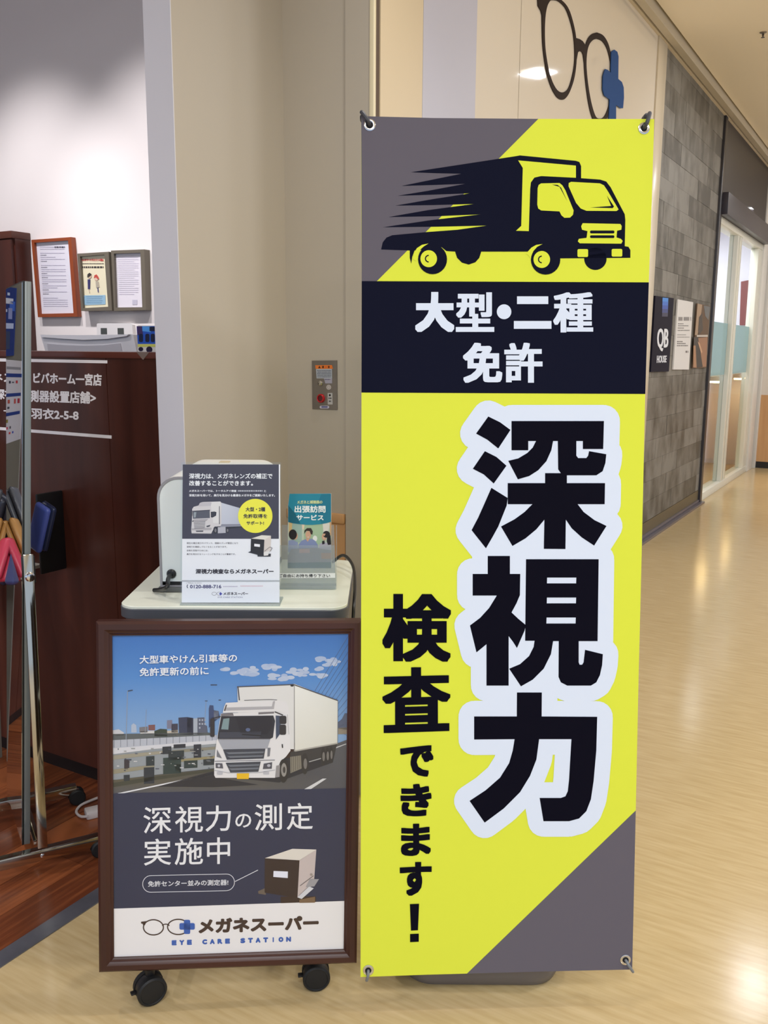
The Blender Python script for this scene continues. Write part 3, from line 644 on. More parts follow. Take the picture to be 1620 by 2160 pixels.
a.line([(1110, 548), (1165, 570)], 7, (40, 38, 44), 16); a.rr(1142, 574, 1188, 630, 12, (46, 44, 50), 17); a.rr(1142, 634, 1186, 702, 12, (46, 44, 50), 17); a.rr(676, 592, 706, 716, 10, (48, 46, 52), 17); a.line([(690, 592), (748, 578)], 6, (50, 48, 52), 17)
a.poly([(728, 735), (1080, 733), (1060, 795), (760, 797)], (166, 169, 178), 15); a.line([(728, 733), (1080, 731)], 4, (120, 120, 128), 16)
a.poly([(762, 800), (1047, 795), (1036, 862), (788, 870)], (62, 66, 78), 15); a.poly([(780, 890), (1016, 882), (1000, 950), (812, 956)], (66, 70, 80), 15)
for y0, x0, x1 in ((820, 782, 1038), (845, 790, 1032), (905, 792, 1008), (928, 800, 1004)): a.poly([(x0, y0), (x1, y0 - 6), (x1 - 4, y0 + 4), (x0 + 20, y0 + 12)], (112, 118, 128), 16)
a.poly([(722, 800), (755, 860), (720, 850)], (120, 122, 130), 15); a.poly([(1062, 790), (1082, 790), (1076, 845), (1060, 850)], (120, 122, 130), 15)
a.line([(706, 880), (1110, 872)], 5, (128, 128, 134), 15)
a.poly([(712, 892), (758, 894), (764, 928), (714, 925)], (88, 88, 98), 16); a.poly([(1036, 896), (1092, 886), (1090, 930), (1030, 932)], (82, 82, 92), 16); a.ell(735, 910, 9, 9, (190, 190, 198), 17, 10); a.ell(1070, 908, 12, 10, (180, 180, 190), 17, 10)
a.rr(722, 950, 760, 970, 6, (190, 190, 196), 16); a.rr(1032, 948, 1072, 968, 6, (190, 190, 196), 16); a.line([(705, 940), (800, 958), (1000, 956), (1112, 938)], 4, (176, 176, 182), 16)
a.poly([(855, 961), (938, 960), (935, 998), (856, 998)], (238, 190, 30), 18)
a.poly([(1120, 910), (1145, 905), (1142, 985), (1112, 990)], (150, 146, 146), 14); a.ell(1168, 945, 33, 80, (44, 42, 42), 13, 24); a.ell(1171, 938, 19, 46, (150, 146, 140), 14, 20); a.ell(1173, 938, 9, 22, (70, 66, 64), 15, 14)
a.line([(1160, 765), (1162, 790)], 8, (40, 38, 40), 16); a.line([(1195, 565), (1200, 640), (1205, 700)], 3, (180, 178, 178), 14)
a.text('大型車やけん引車等の', [(203, 170), (857, 158), (857, 212), (203, 226)], (240, 243, 248), 19, 0.35, 5)
a.text('免許更新の前に', [(203, 253), (665, 243), (667, 299), (203, 309)], (240, 243, 248), 19, 0.35, 5)
a.build('printed_photo', ps, PP)
a = Art(lambda x, y, o: fF(x, y, -0.0075 + o), view=(230, 1660, 3.176))
a.poly([(5, 50), (1615, 14), (1615, 768), (5, 824)], (44, 50, 76), 10)
a.poly([(5, 824), (1615, 770), (1615, 1118), (5, 1150)], (240, 237, 236), 10)
for ch, q in (('深', [(228, 141), (415, 135), (415, 314), (228, 320)]), ('視', [(440, 136), (628, 131), (628, 307), (440, 313)]), ('力', [(645, 131), (815, 127), (815, 300), (645, 306)]), ('の', [(845, 187), (952, 184), (952, 276), (845, 280)]), ('測', [(975, 120), (1158, 115), (1158, 295), (975, 300)]), ('定', [(1190, 114), (1365, 110), (1365, 289), (1190, 294)]),
              ('実', [(232, 355), (413, 350), (413, 528), (232, 534)]), ('施', [(438, 350), (628, 345), (628, 523), (438, 530)]), ('中', [(655, 346), (810, 341), (810, 520), (655, 525)])):
    a.text(ch, q, (238, 238, 240), 12, 0.45, 6)
pil_ = [(x, y - (x - 530) * 0.021 ) for x, y in rrect(531, 651, 620, 116, 57, 8)]; pin_ = [(x, y - (x - 530) * 0.021) for x, y in rrect(531, 651, 612, 108, 53.5, 8)]
for i in range(len(pil_)): j = (i + 1) % len(pil_); a.poly([pil_[i], pil_[j], pin_[j], pin_[i]], (225, 226, 232), 12)
a.line([(843, 640), (997, 563)], 4.5, (225, 226, 232), 12)
a.text('免許センター並みの測定器!', [(258, 637), (798, 626), (798, 665), (258, 676)], (228, 229, 234), 12, 0.25, 4)
a.poly([(998, 705), (1045, 685), (1050, 730), (1000, 722)], (108, 96, 84), 11); a.poly([(1150, 742), (1385, 740), (1388, 778), (1150, 786)], (58, 42, 36), 11); a.poly([(1275, 762), (1380, 742), (1380, 782), (1275, 784)], (126, 100, 74), 12)
a.poly([(1275, 497), (1389, 425), (1372, 660), (1262, 748)], (202, 188, 184), 13); a.poly([(1043, 483), (1228, 420), (1389, 425), (1275, 499)], (226, 219, 208), 13); a.poly([(1043, 483), (1276, 497), (1262, 750), (1042, 714)], (52, 38, 36), 14)
a.poly([(1102, 568), (1198, 572), (1197, 616), (1100, 608)], (232, 234, 246), 15); a.line([(1280, 668), (1370, 600)], 4, (90, 80, 78), 15); a.line([(1272, 735), (1372, 640)], 4, (150, 138, 136), 15)
a.poly([(1262, 745), (1290, 756), (1372, 684), (1340, 672)], (214, 214, 218), 16); a.poly([(1345, 622), (1407, 622), (1375, 672), (1318, 676)], (158, 156, 160), 16); a.ell(1355, 592, 9, 9, (160, 148, 140), 16, 10)
BR = (66, 48, 42); BL = (54, 96, 178)
a.ring(295, 948, 71, 55, 8, BR, 12, 36); a.ring(462, 945, 76, 55, 8, BR, 12, 36); a.ring(378, 938, 26, 15, 7, BR, 12, 12, 180, 360); a.poly([(212, 910), (248, 906), (240, 930), (228, 938), (222, 924), (212, 922)], BR, 12)
a.rr(500, 897, 542, 992, 10, BL, 13); a.rr(470, 919, 573, 963, 10, BL, 13)
a.text('メガネスーパー', [(598, 890), (1405, 866), (1405, 964), (598, 990)], BR, 12, 2.0, 6)
for i, ch in enumerate('EYE CARE STATION'):
    if ch != ' ':
        x = 418 + i * 51.2; y = 1035 - (x - 418) * 0.031; w = 33 if ch != 'I' else 8
        if ch == 'I': x += 12
        a.text(ch, [(x, y), (x + w, y - 1), (x + w, y + 33), (x, y + 34)], BL, 12, 1.15, 5)
a.build('printed_caption', ps, PP)
COV = clear_mat('poster_cover', (255, 255, 255), 0.018, rough=0.05)
sub('clear_cover', G().prism([fF(x, y, -0.002) for x, y in INN], nF * 0.0008), COV, ps, smooth=False)
BLK = mat('black_caster', (26, 25, 27), 0.4); BLKR = mat('black_rubber', (20, 20, 21), 0.6)
def caster(root, px, contact, r=0.030, ang=0.5, top=0.075):
    c = contact + Z * r; ax = Vector((math.sin(ang), -math.cos(ang), 0)); fw_ = Vector((math.cos(ang), math.sin(ang), 0))
    h = sub('caster', G().lathe(c, ax, [(0.006, -0.019), (r * .8, -0.019), (r * .93, -0.014), (r * .95, -0.004), (r * .95, 0.004), (r * .93, 0.014), (r * .8, 0.019), (0.006, 0.019)], 28).cyl(Vector((c.x, c.y + .004, r * 1.2)), Vector((c.x, c.y + .004, top)), 0.011, 12), BLK, root)
    for sgn in (-1, 1):
        sub('wheel', G().lathe(c, ax * sgn, [(r, 0.009), (r, 0.019), (r * .9, 0.0225), (r * .82, 0.0225), (r * .78, 0.0205), (0.003, 0.022)], 28), BLKR, h)
    sub('brake_lever', G().box(c - fw_ * (r + .010) - Z * 0.002 - ax * .006, fw_ * 0.012, ax * 0.012, Z * 0.005, 0.0015), BLK, h)
caster(ps, 0, Vector((-0.513, 1.782, 0)), 0.033, 0.55, .078)
caster(ps, 0, Vector((-0.148, 1.832, 0)), 0.031, 0.15, .078)
for sx in (-0.49, -0.17):
    sub('base_rail', G().xyz(sx - .015, sx + .015, 1.80, 2.06, .078, .092, .003), BLK, ps)
    caster(ps, 0, Vector((sx, 2.045, 0)), 0.03, 2.4, .08)
    sub('rear_strut', G().box(Vector((sx - .010, 2.035, .09)), Vector((.02, 0, 0)), Vector((0, -.175, .60)), Vector((0, .02, .006))), BLK, ps)

# ================================================================== TABLE WITH THE TESTER, FLYER, LEAFLETS
TZ = 0.865
tb = thing('side_table', Vector((-0.34, 2.16, 0)), 'pale laminate side table with a grey rounded edge behind the framed poster', 'table')
tcx, tcy, tw, td = -0.337, 2.165, 0.515, 0.47
def slab(z0, z1, w, d, r, ins=0.003):
    L = []
    for z, e in ((z0, ins), (z0 + ins, 0), (z1 - ins, 0), (z1, ins)): L.append([Vector((x, y, z)) for x, y in rrect(tcx, tcy, w - 2 * e, d - 2 * e, r, 8)])
    return L
sub('edge_band', G().loops(slab(TZ - 0.034, TZ - 0.0015, tw, td, 0.045, 0.006)), mat('grey_edge_band', (78, 80, 86), 0.45), tb)
sub('table_top', G().loops(slab(TZ - 0.012, TZ, tw - 0.004, td - 0.004, 0.043, 0.001)), mat('pale_laminate', (232, 234, 218), 0.3), tb)
for sx in (-1, 1):
    for sy in (-1, 1):
        x = tcx + sx * (tw / 2 - 0.028); y = tcy + sy * (td / 2 - 0.03)
        sub('leg', G().cyl(Vector((x, y, 0)), Vector((x, y, TZ - 0.03)), 0.014, 14), mat('grey_leg_metal', (120, 120, 124), 0.3, metal=.6), tb)
sub('lower_shelf', G().xyz(tcx - tw / 2 + .04, tcx + tw / 2 - .04, tcy - td / 2 + .04, tcy + td / 2 - .04, 0.40, 0.42, 0.003), MC['pale_laminate'], tb)
# vision tester: rounded white casing
vt = thing('vision_tester', Vector((-0.38, 2.22, TZ)), 'white rounded vision testing box with a black cord on the side table', 'instrument')
CAS = mat('white_casing', (238, 238, 232), 0.35)
def boxprof(y, x0, x1, z0, z1, r):
    P = []
    for x, z in ((x0, z0), (x1, z0)): P.append(Vector((x, y, z)))
    for i in range(9): t = math.pi / 2 * i / 8; P.append(Vector((x1 - r + r * math.cos(t), y, z1 - r + r * math.sin(t))))
    for i in range(9): t = math.pi / 2 * (1 + i / 8); P.append(Vector((x0 + r + r * math.cos(t), y, z1 - r + r * math.sin(t))))
    return P
bx0, bx1, bzt, by0, by1 = -0.527, -0.279, 1.139, 2.062, 2.39
sub('casing', G().loops([boxprof(by1, bx0, bx1, TZ + .012, bzt, .05), boxprof(by0, bx0, bx1, TZ + .012, bzt, .05)]), CAS, vt)
sub('front_lip', G().loops([boxprof(by0, bx0 + .0, bx1, TZ + .012, bzt, .05), boxprof(by0 - .004, bx0 + .001, bx1 - .001, TZ + .012, bzt - .001, .05), boxprof(by0 - .004, bx0 + .006, bx1 - .006, TZ + .016, bzt - .006, .045), boxprof(by0, bx0 + .006, bx1 - .006, TZ + .016, bzt - .006, .045)], cap=False), mat('grey_lip', (150, 148, 152), 0.4), vt)
sub('front_panel', G().loops([boxprof(by0 - .001, bx0 + .006, bx1 - .006, TZ + .016, bzt - .006, .045), boxprof(by0 - .0018, bx0 + .0065, bx1 - .0065, TZ + .0165, bzt - .0065, .045)]), mat('white_panel', (228, 234, 232), 0.4), vt)
sub('rubber_base', G().box(Vector((bx0 - .004, by0 - .012, TZ)), Vector((bx1 - bx0 + .008, 0, 0)), Vector((0, by1 - by0, 0)), Z * .012, .004), mat('dark_base', (96, 98, 96), 0.6), vt)
yF = by0 - 0.002
def fX(x, y, off=0): return onpl(x, y, Vector((0, -1, 0)), -(yF)) + Vector((0, -off, 0))
k = fX(362, 1210); sub('cord_bushing', G().lathe(k, (0, -1, 0), [(0.0105, -.002), (0.0115, .003), (0.0085, .008), (0.004, .009)], 16), mat('black_plastic', (18, 18, 19), 0.35), vt)
ce = [k + Vector((0, -.006, 0)), k + Vector((-.002, -.026, -.006)), atz(352, 1238, TZ + .028), atz(338, 1244, TZ + .012), atz(325, 1245, TZ + .007)]
sub('cord', G().tube(bez(ce, 8), 0.0052, 10), MC['black_plastic'], vt)
p0 = fX(341, 1252); sub('vent_slot', G().box(Vector((p0.x, yF - .0006, TZ + .0135)), Vector((.075, 0, 0)), Vector((0, .001, 0)), Z * .011), mat('slot_black', (24, 24, 26), .7), vt, smooth=False)
p0 = fX(347, 1232); sub('label_plate', G().box(Vector((p0.x - .003, yF - .0006, p0.z - .006)), Vector((.008, 0, 0)), Vector((0, .001, 0)), Z * .010), mat('label_green_grey', (112, 128, 120), .5), vt, smooth=False)
c = atz(475, 974, bzt + .001); sub('lid_catch', G().box(Vector((c.x - .013, c.y - .02, bzt - .001)), Vector((.026, 0, 0)), Vector((0, .026, 0)), Z * .004, .001), mat('beige_catch', (206, 190, 156), .5), vt)
# clear holder and the flyer in it: leaning back, held by the holder
P0 = atz(487, 1273, TZ + 0.002)
nA = -(FW + Vector((0, -0.015, 0))).normalized(); cA = nA.dot(P0); fA = plane_fn(nA, cA)
sh = thing('sign_holder', P0, 'clear acrylic sign holder carrying the truck flyer on the side table', 'holder')
ACR = clear_mat('clear_acrylic', (254, 255, 255), 0.022)
sub('front_sheet', G().prism([fA(x, y, .0016) for x, y in ((382, 975), (593, 975), (591, 1274), (380, 1274))], nA * .0012), ACR, sh, smooth=False)
sub('back_sheet', G().prism([fA(x, y, -.0014) for x, y in ((382, 975), (593, 975), (591, 1274), (380, 1274))], -nA * .0015), ACR, sh, smooth=False)
q = [atz(380, 1277, TZ), atz(591, 1277, TZ)]
sub('foot', G().box(Vector((q[0].x, q[0].y - .002, TZ + .0003)), Vector((q[1].x - q[0].x, 0, 0)), Vector((0, .07, 0)), Z * .0025), clear_mat('acrylic_foot', (220, 230, 228), .12, diff=.35, dcol=(225, 230, 228)), sh, smooth=False)
fl = thing('flyer', P0, 'dark and white paper flyer with a lorry photo and yellow circle', 'flyer')
PG = print_mat('printed_flyer', .4, .3)
sub('paper', G().prism([fA(x, y, .0002) for x, y in ((385.5, 979.5), (591, 979.5), (589.5, 1271), (383.5, 1271))], -nA * .0006), mat('flyer_paper', (240, 240, 246), .6), fl, smooth=False)
a = Art(lambda x, y, o: fA(x, y, .0002 + o * .5), view=(370, 970, 6.748)); D = (60, 56, 72)
a.poly([(105, 65), (1472, 65), (1472, 1124), (97, 1124)], D, 1)
a.text('深視力は、メガネレンズの補正で', (195, 192, 1382, 270), (244, 244, 248), 3, .32, 4); a.text('改善することができます。', (197, 295, 1105, 370), (244, 244, 248), 3, .32, 4)
a.text('メガネスーパーでは、トータルアイ検査', (195, 426, 870, 458), (236, 236, 242), 3, .18, 4); a.dashes(890, 442, 1245, (200, 200, 210), 18, 3); a.text('と', (1262, 430, 1292, 457), (236, 236, 242), 3, .15, 4)
a.text('深視力計を用いて、奥行を見分ける最適なメガネをご提案いたします。', (195, 487, 1418, 524), (236, 236, 242), 3, .18, 4)
a.poly([(655, 610), (915, 685), (960, 700), (960, 940), (650, 946)], None, 3, cols=[(206, 208, 220), (190, 193, 208), (188, 191, 206), (184, 187, 202), (196, 198, 212)])
a.poly([(640, 915), (960, 915), (960, 945), (640, 955)], (150, 150, 164), 4); a.line([(655, 930), (950, 922)], 6, (110, 108, 122), 5)
a.poly([(590, 940), (960, 940), (960, 960), (770, 980), (600, 990)], (34, 32, 42), 3.5)
a.poly([(240, 700), (262, 668), (330, 650), (350, 612), (390, 600), (640, 592), (656, 610), (656, 920), (640, 945), (570, 950), (530, 1010), (510, 1052), (232, 1048), (226, 990), (236, 860)], (214, 208, 210), 6)
a.poly([(330, 650), (350, 612), (500, 602), (520, 618), (505, 652), (340, 662)], (196, 190, 196), 7); a.poly([(520, 600), (640, 594), (652, 640), (630, 900), (540, 900), (505, 650)], (226, 222, 222), 7)
a.line([(628, 660), (628, 915)], 10, (80, 76, 88), 8)
a.poly([(243, 738), (490, 722), (492, 828), (252, 838)], (86, 86, 98), 8); a.poly([(262, 746), (300, 744), (290, 820), (262, 822)], (150, 158, 164), 9); a.line([(238, 732), (494, 716)], 11, (60, 56, 66), 9)
a.poly([(505, 740), (560, 735), (586, 745), (580, 795), (530, 822), (508, 818)], (50, 48, 58), 8); a.rr(222, 745, 242, 800, 6, (60, 58, 66), 8)
a.poly([(250, 850), (470, 842), (440, 870), (265, 872)], (170, 164, 168), 7)
for i in range(5): a.line([(262 + i * 2, 885 + i * 21), (428 - i * 2, 880 + i * 21)], 8, (86, 82, 90), 8)
a.poly([(240, 868), (262, 862), (258, 880), (244, 884)], (60, 58, 66), 8); a.poly([(440, 940), (500, 925), (490, 950), (450, 958)], (70, 68, 76), 8)
a.poly([(228, 975), (520, 965), (512, 1000), (232, 1002)], (176, 170, 174), 7); a.poly([(290, 1008), (400, 1006), (395, 1024), (300, 1024)], (70, 66, 74), 8); a.line([(232, 1046), (510, 1050)], 6, (150, 146, 150), 8)
for cx, rx, ry in ((570, 30, 52), (742, 24, 42)): a.ell(cx, 1000, rx, ry, (40, 38, 46), 8, 18); a.ell(cx + 2, 1004, rx * .5, ry * .55, (120, 116, 122), 9, 12)
a.poly([(605, 958), (715, 952), (718, 1040), (606, 1046)], (184, 182, 192), 8)
a.ell(1138, 798, 245, 243, (244, 238, 60), 10, 44)
a.text('大型・2種', (1000, 673, 1280, 735), (46, 40, 40), 11, .35, 5); a.text('免許取得を', (968, 770, 1308, 832), (46, 40, 40), 11, .3, 5); a.text('サポート!', (1012, 872, 1262, 925), (46, 40, 40), 11, .35, 5)
a.poly([(1035, 1315), (1075, 1298), (1180, 1345), (1360, 1335), (1356, 1376), (1172, 1376), (1168, 1350)], (40, 38, 42), 11)
a.poly([(1268, 1138), (1362, 1080), (1356, 1290), (1258, 1362)], (216, 206, 200), 12); a.poly([(1078, 1120), (1230, 1072), (1362, 1079), (1268, 1140)], (226, 222, 214), 12); a.poly([(1078, 1120), (1268, 1136), (1255, 1366), (1072, 1318)], (38, 36, 40), 13)
a.poly([(1125, 1193), (1206, 1202), (1204, 1240), (1124, 1230)], (240, 240, 246), 14); a.line([(1270, 1300), (1345, 1240), (1380, 1255), (1350, 1300)], 7, (120, 112, 112), 14); a.poly([(1258, 1320), (1345, 1290), (1320, 1360), (1262, 1366)], (226, 224, 222), 14)
GT = (120, 116, 122)
for i, t in enumerate((('現在の補正視力やバランス、視線のズレが要因となり', 890), ('深視力を確認しづらくなることがあります。', 735), ('合格を目指すためには、', 468), ('奥行を見分けるトレーニングをすることが最適です。', 858))):
    a.text(t[0], (160, 1172 + i * 52.3, t[1], 1199 + i * 52.3), (98, 92, 98), 2, .06, 4)
a.text('深視力検査ならメガネスーパー', (288, 1552, 1398, 1622), (52, 44, 50), 3, .55, 5)
a.text('ご予約はこちらから', (155, 1744, 372, 1762), GT, 3)
a.ring(185, 1800, 24, 30, 11, (70, 66, 90), 3, 10, 110, 250); a.text('0120-888-716', (208, 1778, 655, 1829), (74, 70, 116), 3, .32, 5)
a.dashes(680, 1802, 885, (190, 180, 200), 13, 3, 4); a.dashes(925, 1796, 1250, (224, 190, 200), 13, 3, 5)
a.ring(552, 1905, 34, 25, 4, (110, 100, 104), 3, 20); a.ring(622, 1905, 34, 25, 4, (110, 100, 104), 3, 20); a.rr(636, 1884, 652, 1928, 4, (72, 72, 180), 4); a.rr(624, 1898, 666, 1914, 4, (72, 72, 180), 4)
a.text('メガネスーパー', (682, 1882, 1035, 1926), (70, 60, 66), 3, .3, 5); a.text('EYE CARE STATION', (605, 1946, 955, 1964), (120, 116, 150), 3)
a.build('printed_face', fl, PG)
sub('pocket_edge', G().prism([fA(x, y, .0032) for x, y in ((384, 1224), (591, 1224), (591, 1225.6), (384, 1225.6))], nA * .0006), clear_mat('acrylic_edge', (205, 210, 214), .1, diff=.3), sh, smooth=False)
# leaflet holder + leaflet stack
P1 = atz(648, 1243, TZ + .001); nL = -(FW + Vector((0, 0, .02))).normalized(); fL = plane_fn(nL, nL.dot(P1))
lf = thing('leaflet', P1, 'teal leaflet with three people printed on it, standing in the frosted holder', 'leaflet')
sub('paper', G().prism([fL(x, y, -.016) for x, y in ((609.5, 1041.5), (697.8, 1040.8), (698, 1200), (605.5, 1200), (606, 1066))], -nL * .004), mat('leaflet_paper', (232, 234, 236), .6), lf, smooth=False)
a = Art(lambda x, y, o: fL(x, y, -.0157 + o * .6), view=(580, 1020, 7.2))
a.poly([(190, 560), (848, 560), (848, 1290), (184, 1290)], (196, 208, 190), 1)
a.poly([(250, 600), (400, 600), (400, 900), (250, 900)], (160, 186, 176), 2); a.poly([(430, 600), (720, 600), (720, 930), (430, 930)], (170, 196, 164), 2); a.poly([(200, 590), (255, 590), (240, 800), (200, 800)], (214, 184, 130), 3); a.poly([(395, 600), (445, 600), (430, 700), (410, 700)], (236, 214, 190), 3)
a.poly([(715, 600), (830, 600), (800, 760), (735, 760)], (226, 220, 214), 3); a.poly([(825, 590), (848, 590), (848, 800), (832, 780)], (206, 158, 112), 4); a.ell(600, 840, 34, 46, (236, 238, 236), 3)
a.poly([(212, 155), (846, 152), (846, 582), (780, 604), (690, 620), (560, 632), (470, 630), (340, 618), (250, 604), (190, 588), (190, 340)], (34, 138, 166), 5); a.poly([(192, 332), (300, 460), (378, 612), (250, 602), (190, 588)], (20, 100, 124), 6); a.poly([(846, 152), (846, 582), (700, 616), (600, 400), (700, 155)], (26, 122, 152), 5.5)
a.text('メガネと補聴器の', (328, 256, 716, 306), (214, 226, 168), 8, .25, 4); a.line([(340, 306), (690, 302)], 5, (170, 180, 90), 7.5)
a.text('出張訪問', (288, 335, 762, 444), (244, 248, 250), 8, .5, 5); a.text('サービス', (318, 476, 733, 562), (244, 248, 250), 8, .5, 5)
SK = (214, 168, 142)
a.poly([(340, 1050), (350, 930), (400, 870), (470, 845), (560, 845), (610, 880), (645, 940), (650, 1050)], (136, 148, 190), 6); a.poly([(455, 840), (520, 840), (490, 890)], SK, 7); a.ell(497, 782, 42, 60, SK, 7, 20); a.poly([(435, 770), (440, 715), (480, 680), (540, 680), (568, 730), (560, 780), (535, 770), (520, 725), (470, 720), (450, 745)], (58, 46, 40), 8); a.line([(484, 818), (510, 816)], 7, (240, 236, 232), 9)
a.poly([(190, 1050), (195, 870), (260, 860), (340, 900), (340, 1050)], (150, 160, 196), 6.5); a.ell(300, 800, 38, 56, SK, 6.5, 16); a.ell(262, 778, 62, 78, (34, 28, 28), 7.5, 20)
a.poly([(650, 1100), (665, 930), (730, 890), (848, 930), (848, 1100)], (184, 178, 196), 6); a.ell(742, 812, 38, 56, SK, 7, 18); a.ell(775, 775, 55, 52, (34, 28, 30), 7.6, 20); a.poly([(790, 790), (838, 790), (848, 930), (800, 938), (780, 880)], (30, 24, 26), 7.7, ); a.poly([(708, 880), (745, 870), (750, 920), (712, 930)], (30, 24, 26), 7.5); a.poly([(712, 790), (722, 762), (765, 768), (745, 800)], SK, 8); a.line([(728, 830), (742, 834)], 6, (240, 236, 232), 9)
a.poly([(240, 1000), (600, 980), (848, 1020), (848, 1290), (184, 1290), (184, 1100)], (150, 148, 158), 8); a.poly([(360, 1000), (520, 1000), (520, 1060), (360, 1060)], (196, 160, 160), 9); a.poly([(184, 1210), (848, 1200), (848, 1290), (184, 1290)], (70, 110, 118), 9); a.poly([(690, 1060), (848, 1060), (848, 1150), (700, 1150)], (180, 140, 120), 9)
a.build('printed_face', lf, PG)
lh = thing('leaflet_holder', P1, 'frosted plastic leaflet holder with a white Japanese label strip, right of the flyer', 'holder')
FRS = clear_mat('frosted_plastic', (244, 247, 247), .03, diff=.2, dcol=(196, 202, 206), rough=.25)
sub('front_wall', G().prism([fL(x, y, .0) for x, y in ((590, 1150), (706, 1150), (707.5, 1243), (588, 1243))], nL * .0018), FRS, lh, smooth=False)
sub('side_wall', G().prism([fL(707, 1109, -.040), fL(709, 1150, 0.0), fL(708, 1243, 0.0), fL(706.5, 1225, -.044)], Vector((.0018, 0, 0))), FRS, lh, smooth=False)
sub('back_wall', G().prism([fL(x, y, -.024) for x, y in ((592, 1108), (703, 1108), (708, 1238), (590, 1238))], -nL * .0016), FRS, lh, smooth=False)
sub('floor_wall', G().prism([fL(588, 1242.5, .0), fL(708, 1242.5, .0), fL(708, 1234, -.024), fL(590, 1234, -.024)], Z * .0015), FRS, lh, smooth=False)
a = Art(lambda x, y, o: fL(x, y, .0019 + o), view=(580, 1020, 7.2)); a.poly([(60, 1362), (915, 1358), (915, 1430), (60, 1436)], (232, 234, 234), 1)
a.text('ご自由にお持ち帰り下さい', (62, 1372, 838, 1424), (62, 62, 64), 2, .22, 4); a.build('label_strip', lh, PG)
# black cable behind the table's right side
cb = thing('extension_cable', Vector((-0.08, 2.1, 0)), 'black cable looping down at the right side of the table', 'cable')
cpts = [Vector((-0.135, 2.33, TZ + .01)), Vector((-0.105, 2.30, TZ + .035)), Vector((-0.078, 2.24, TZ + .02)), Vector((-0.070, 2.14, TZ - .01)), Vector((-0.071, 2.06, TZ - .05)), Vector((-0.075, 2.03, .70)), Vector((-0.08, 2.05, .42)), Vector((-0.08, 2.1, .01))]
sub('cord', G().tube(bez(cpts, 8), .0042, 8), MC['black_plastic'], cb)

# ================================================================== COUNTER AND SHOP BACK WALL
CU = 1.92
WALN = mat('dark_walnut_panel', (92, 48, 36), 0.3, noise=.3, nscale=1.6, stretch=(6, 6, .5), c2=(58, 27, 20))
rc_ = thing('reception_counter', W(CU, -2.6, 0), 'tall dark walnut reception counter with white Japanese lettering and lines', 'counter')
for v1, v0_ in ((-1.83, -2.09), (-2.093, -3.0), (-3.003, -4.1)):
    sub('front_panel', G().uvz(CU, CU + .02, v0_, v1, .06, 1.40), WALN, rc_, smooth=False)
sub('plinth', G().uvz(CU + .025, CU + .4, -4.1, -1.83, 0, .06), mat('plinth_black', (26, 16, 14), .5), rc_, smooth=False)
sub('counter_top', G().uvz(CU - .004, CU + .30, -4.1, -1.83, 1.40, 1.419, .002), mat('counter_top_wood', (96, 50, 40), .3), rc_)
sub('inner_desk', G().uvz(CU + .02, CU + .75, -4.1, -1.83, .98, 1.01, .003), WALN, rc_)
sub('side_panel', G().uvz(CU + .02, CU + .75, -4.1, -4.08, 0, .98), WALN, rc_, smooth=False)
sub('side_panel', G().uvz(CU + .02, CU + .75, -1.85, -1.83, 0, .98), WALN, rc_, smooth=False)
fC = plane_fn(-U, -CU)
a = Art(fC, view=(0, 450, 3.9275)); WT = (252, 246, 246)
a.poly([(-300, 1195), (-100, 1199), (890, 1218), (890, 1243), (-300, 1222)], WT, 1); a.poly([(-300, 1748), (925, 1840), (925, 1867), (-300, 1772)], WT, 1)
a.text('メガネスーパー', [(-420, 1290), (255, 1312), (255, 1402), (-420, 1378)], WT, 1, .7, 5) if False else None
a.text('ネス', [(-60, 1318), (110, 1322), (110, 1400), (-60, 1396)], WT, 1, .8, 6)
a.text('ビバホーム一宮店', [(276, 1318), (843, 1328), (843, 1432), (276, 1408)], WT, 1, .8, 6)
a.text('深視', [(-40, 1452), (120, 1458), (120, 1548), (-40, 1540)], WT, 1, .8, 6)
a.text('測器設置店舗>', [(240, 1462), (795, 1478), (795, 1580), (240, 1562)], WT, 1, .8, 6)
a.text('羽衣2-5-8', [(258, 1610), (652, 1628), (652, 1718), (258, 1702)], WT, 1, .8, 6)
a.text('ー', [(30, 1630), (60, 1632), (60, 1642), (30, 1640)], WT, 1, .3, 4)
a.build('white_lettering', rc_, print_mat('vinyl_letters', .5, .3))
PC2 = clear_mat('clip_clear', (236, 228, 222), .12, diff=.25, dcol=(200, 180, 170))
tc_ = thing('clear_corner_clip', fC(305, 745, 0), 'small clear plastic corner hanging over the counter edge below the blue card', 'clip')
sub('clip', G().prism([fC(x, y, .0045) for x, y in ((291, 742.5), (318, 743), (305, 759))], -U * .002), PC2, tc_, smooth=False)
# monitor behind the counter
mo = thing('monitor', W(2.42, -2.7, 1.01), 'white monitor seen from behind above the walnut counter', 'monitor')
fM = plane_fn(-U, -2.40)
def mp(x, y, d): return onpl(x, y, -U, -(2.40)) + U * d
topb = [(87, 712), (90, 706.5), (130, 708.5), (180, 709.2), (230, 708), (276, 705), (281, 706)]
body = G()
front = [mp(x, y, 0) for x, y in topb] + [mp(292, 760, 0), mp(300, 860, 0), mp(90, 860, 0), mp(96, 742, 0)]
body.prism(front, U * .03)
WPL = mat('white_plastic', (236, 233, 236), .35)
sub('casing', body, WPL, mo)
sub('top_cap', G().prism([mp(x, y, -.012) for x, y in [(92, 711), (130, 714), (180, 717), (230, 715), (272, 709), (276, 705.5), (230, 706.5), (180, 707), (130, 706.8), (90, 706)]], U * .03), mat('white_plastic_lit', (246, 243, 246), .3), mo)  # top cap of the same plastic, its lit tone put into the colour
sub('vent_panel', G().prism([mp(x, y, -.004) for x, y in [(101, 725), (140, 728), (180, 729), (220, 728), (255, 724), (262, 760), (106, 760)]], U * .004), mat('vent_grey', (204, 200, 206), .5), mo)
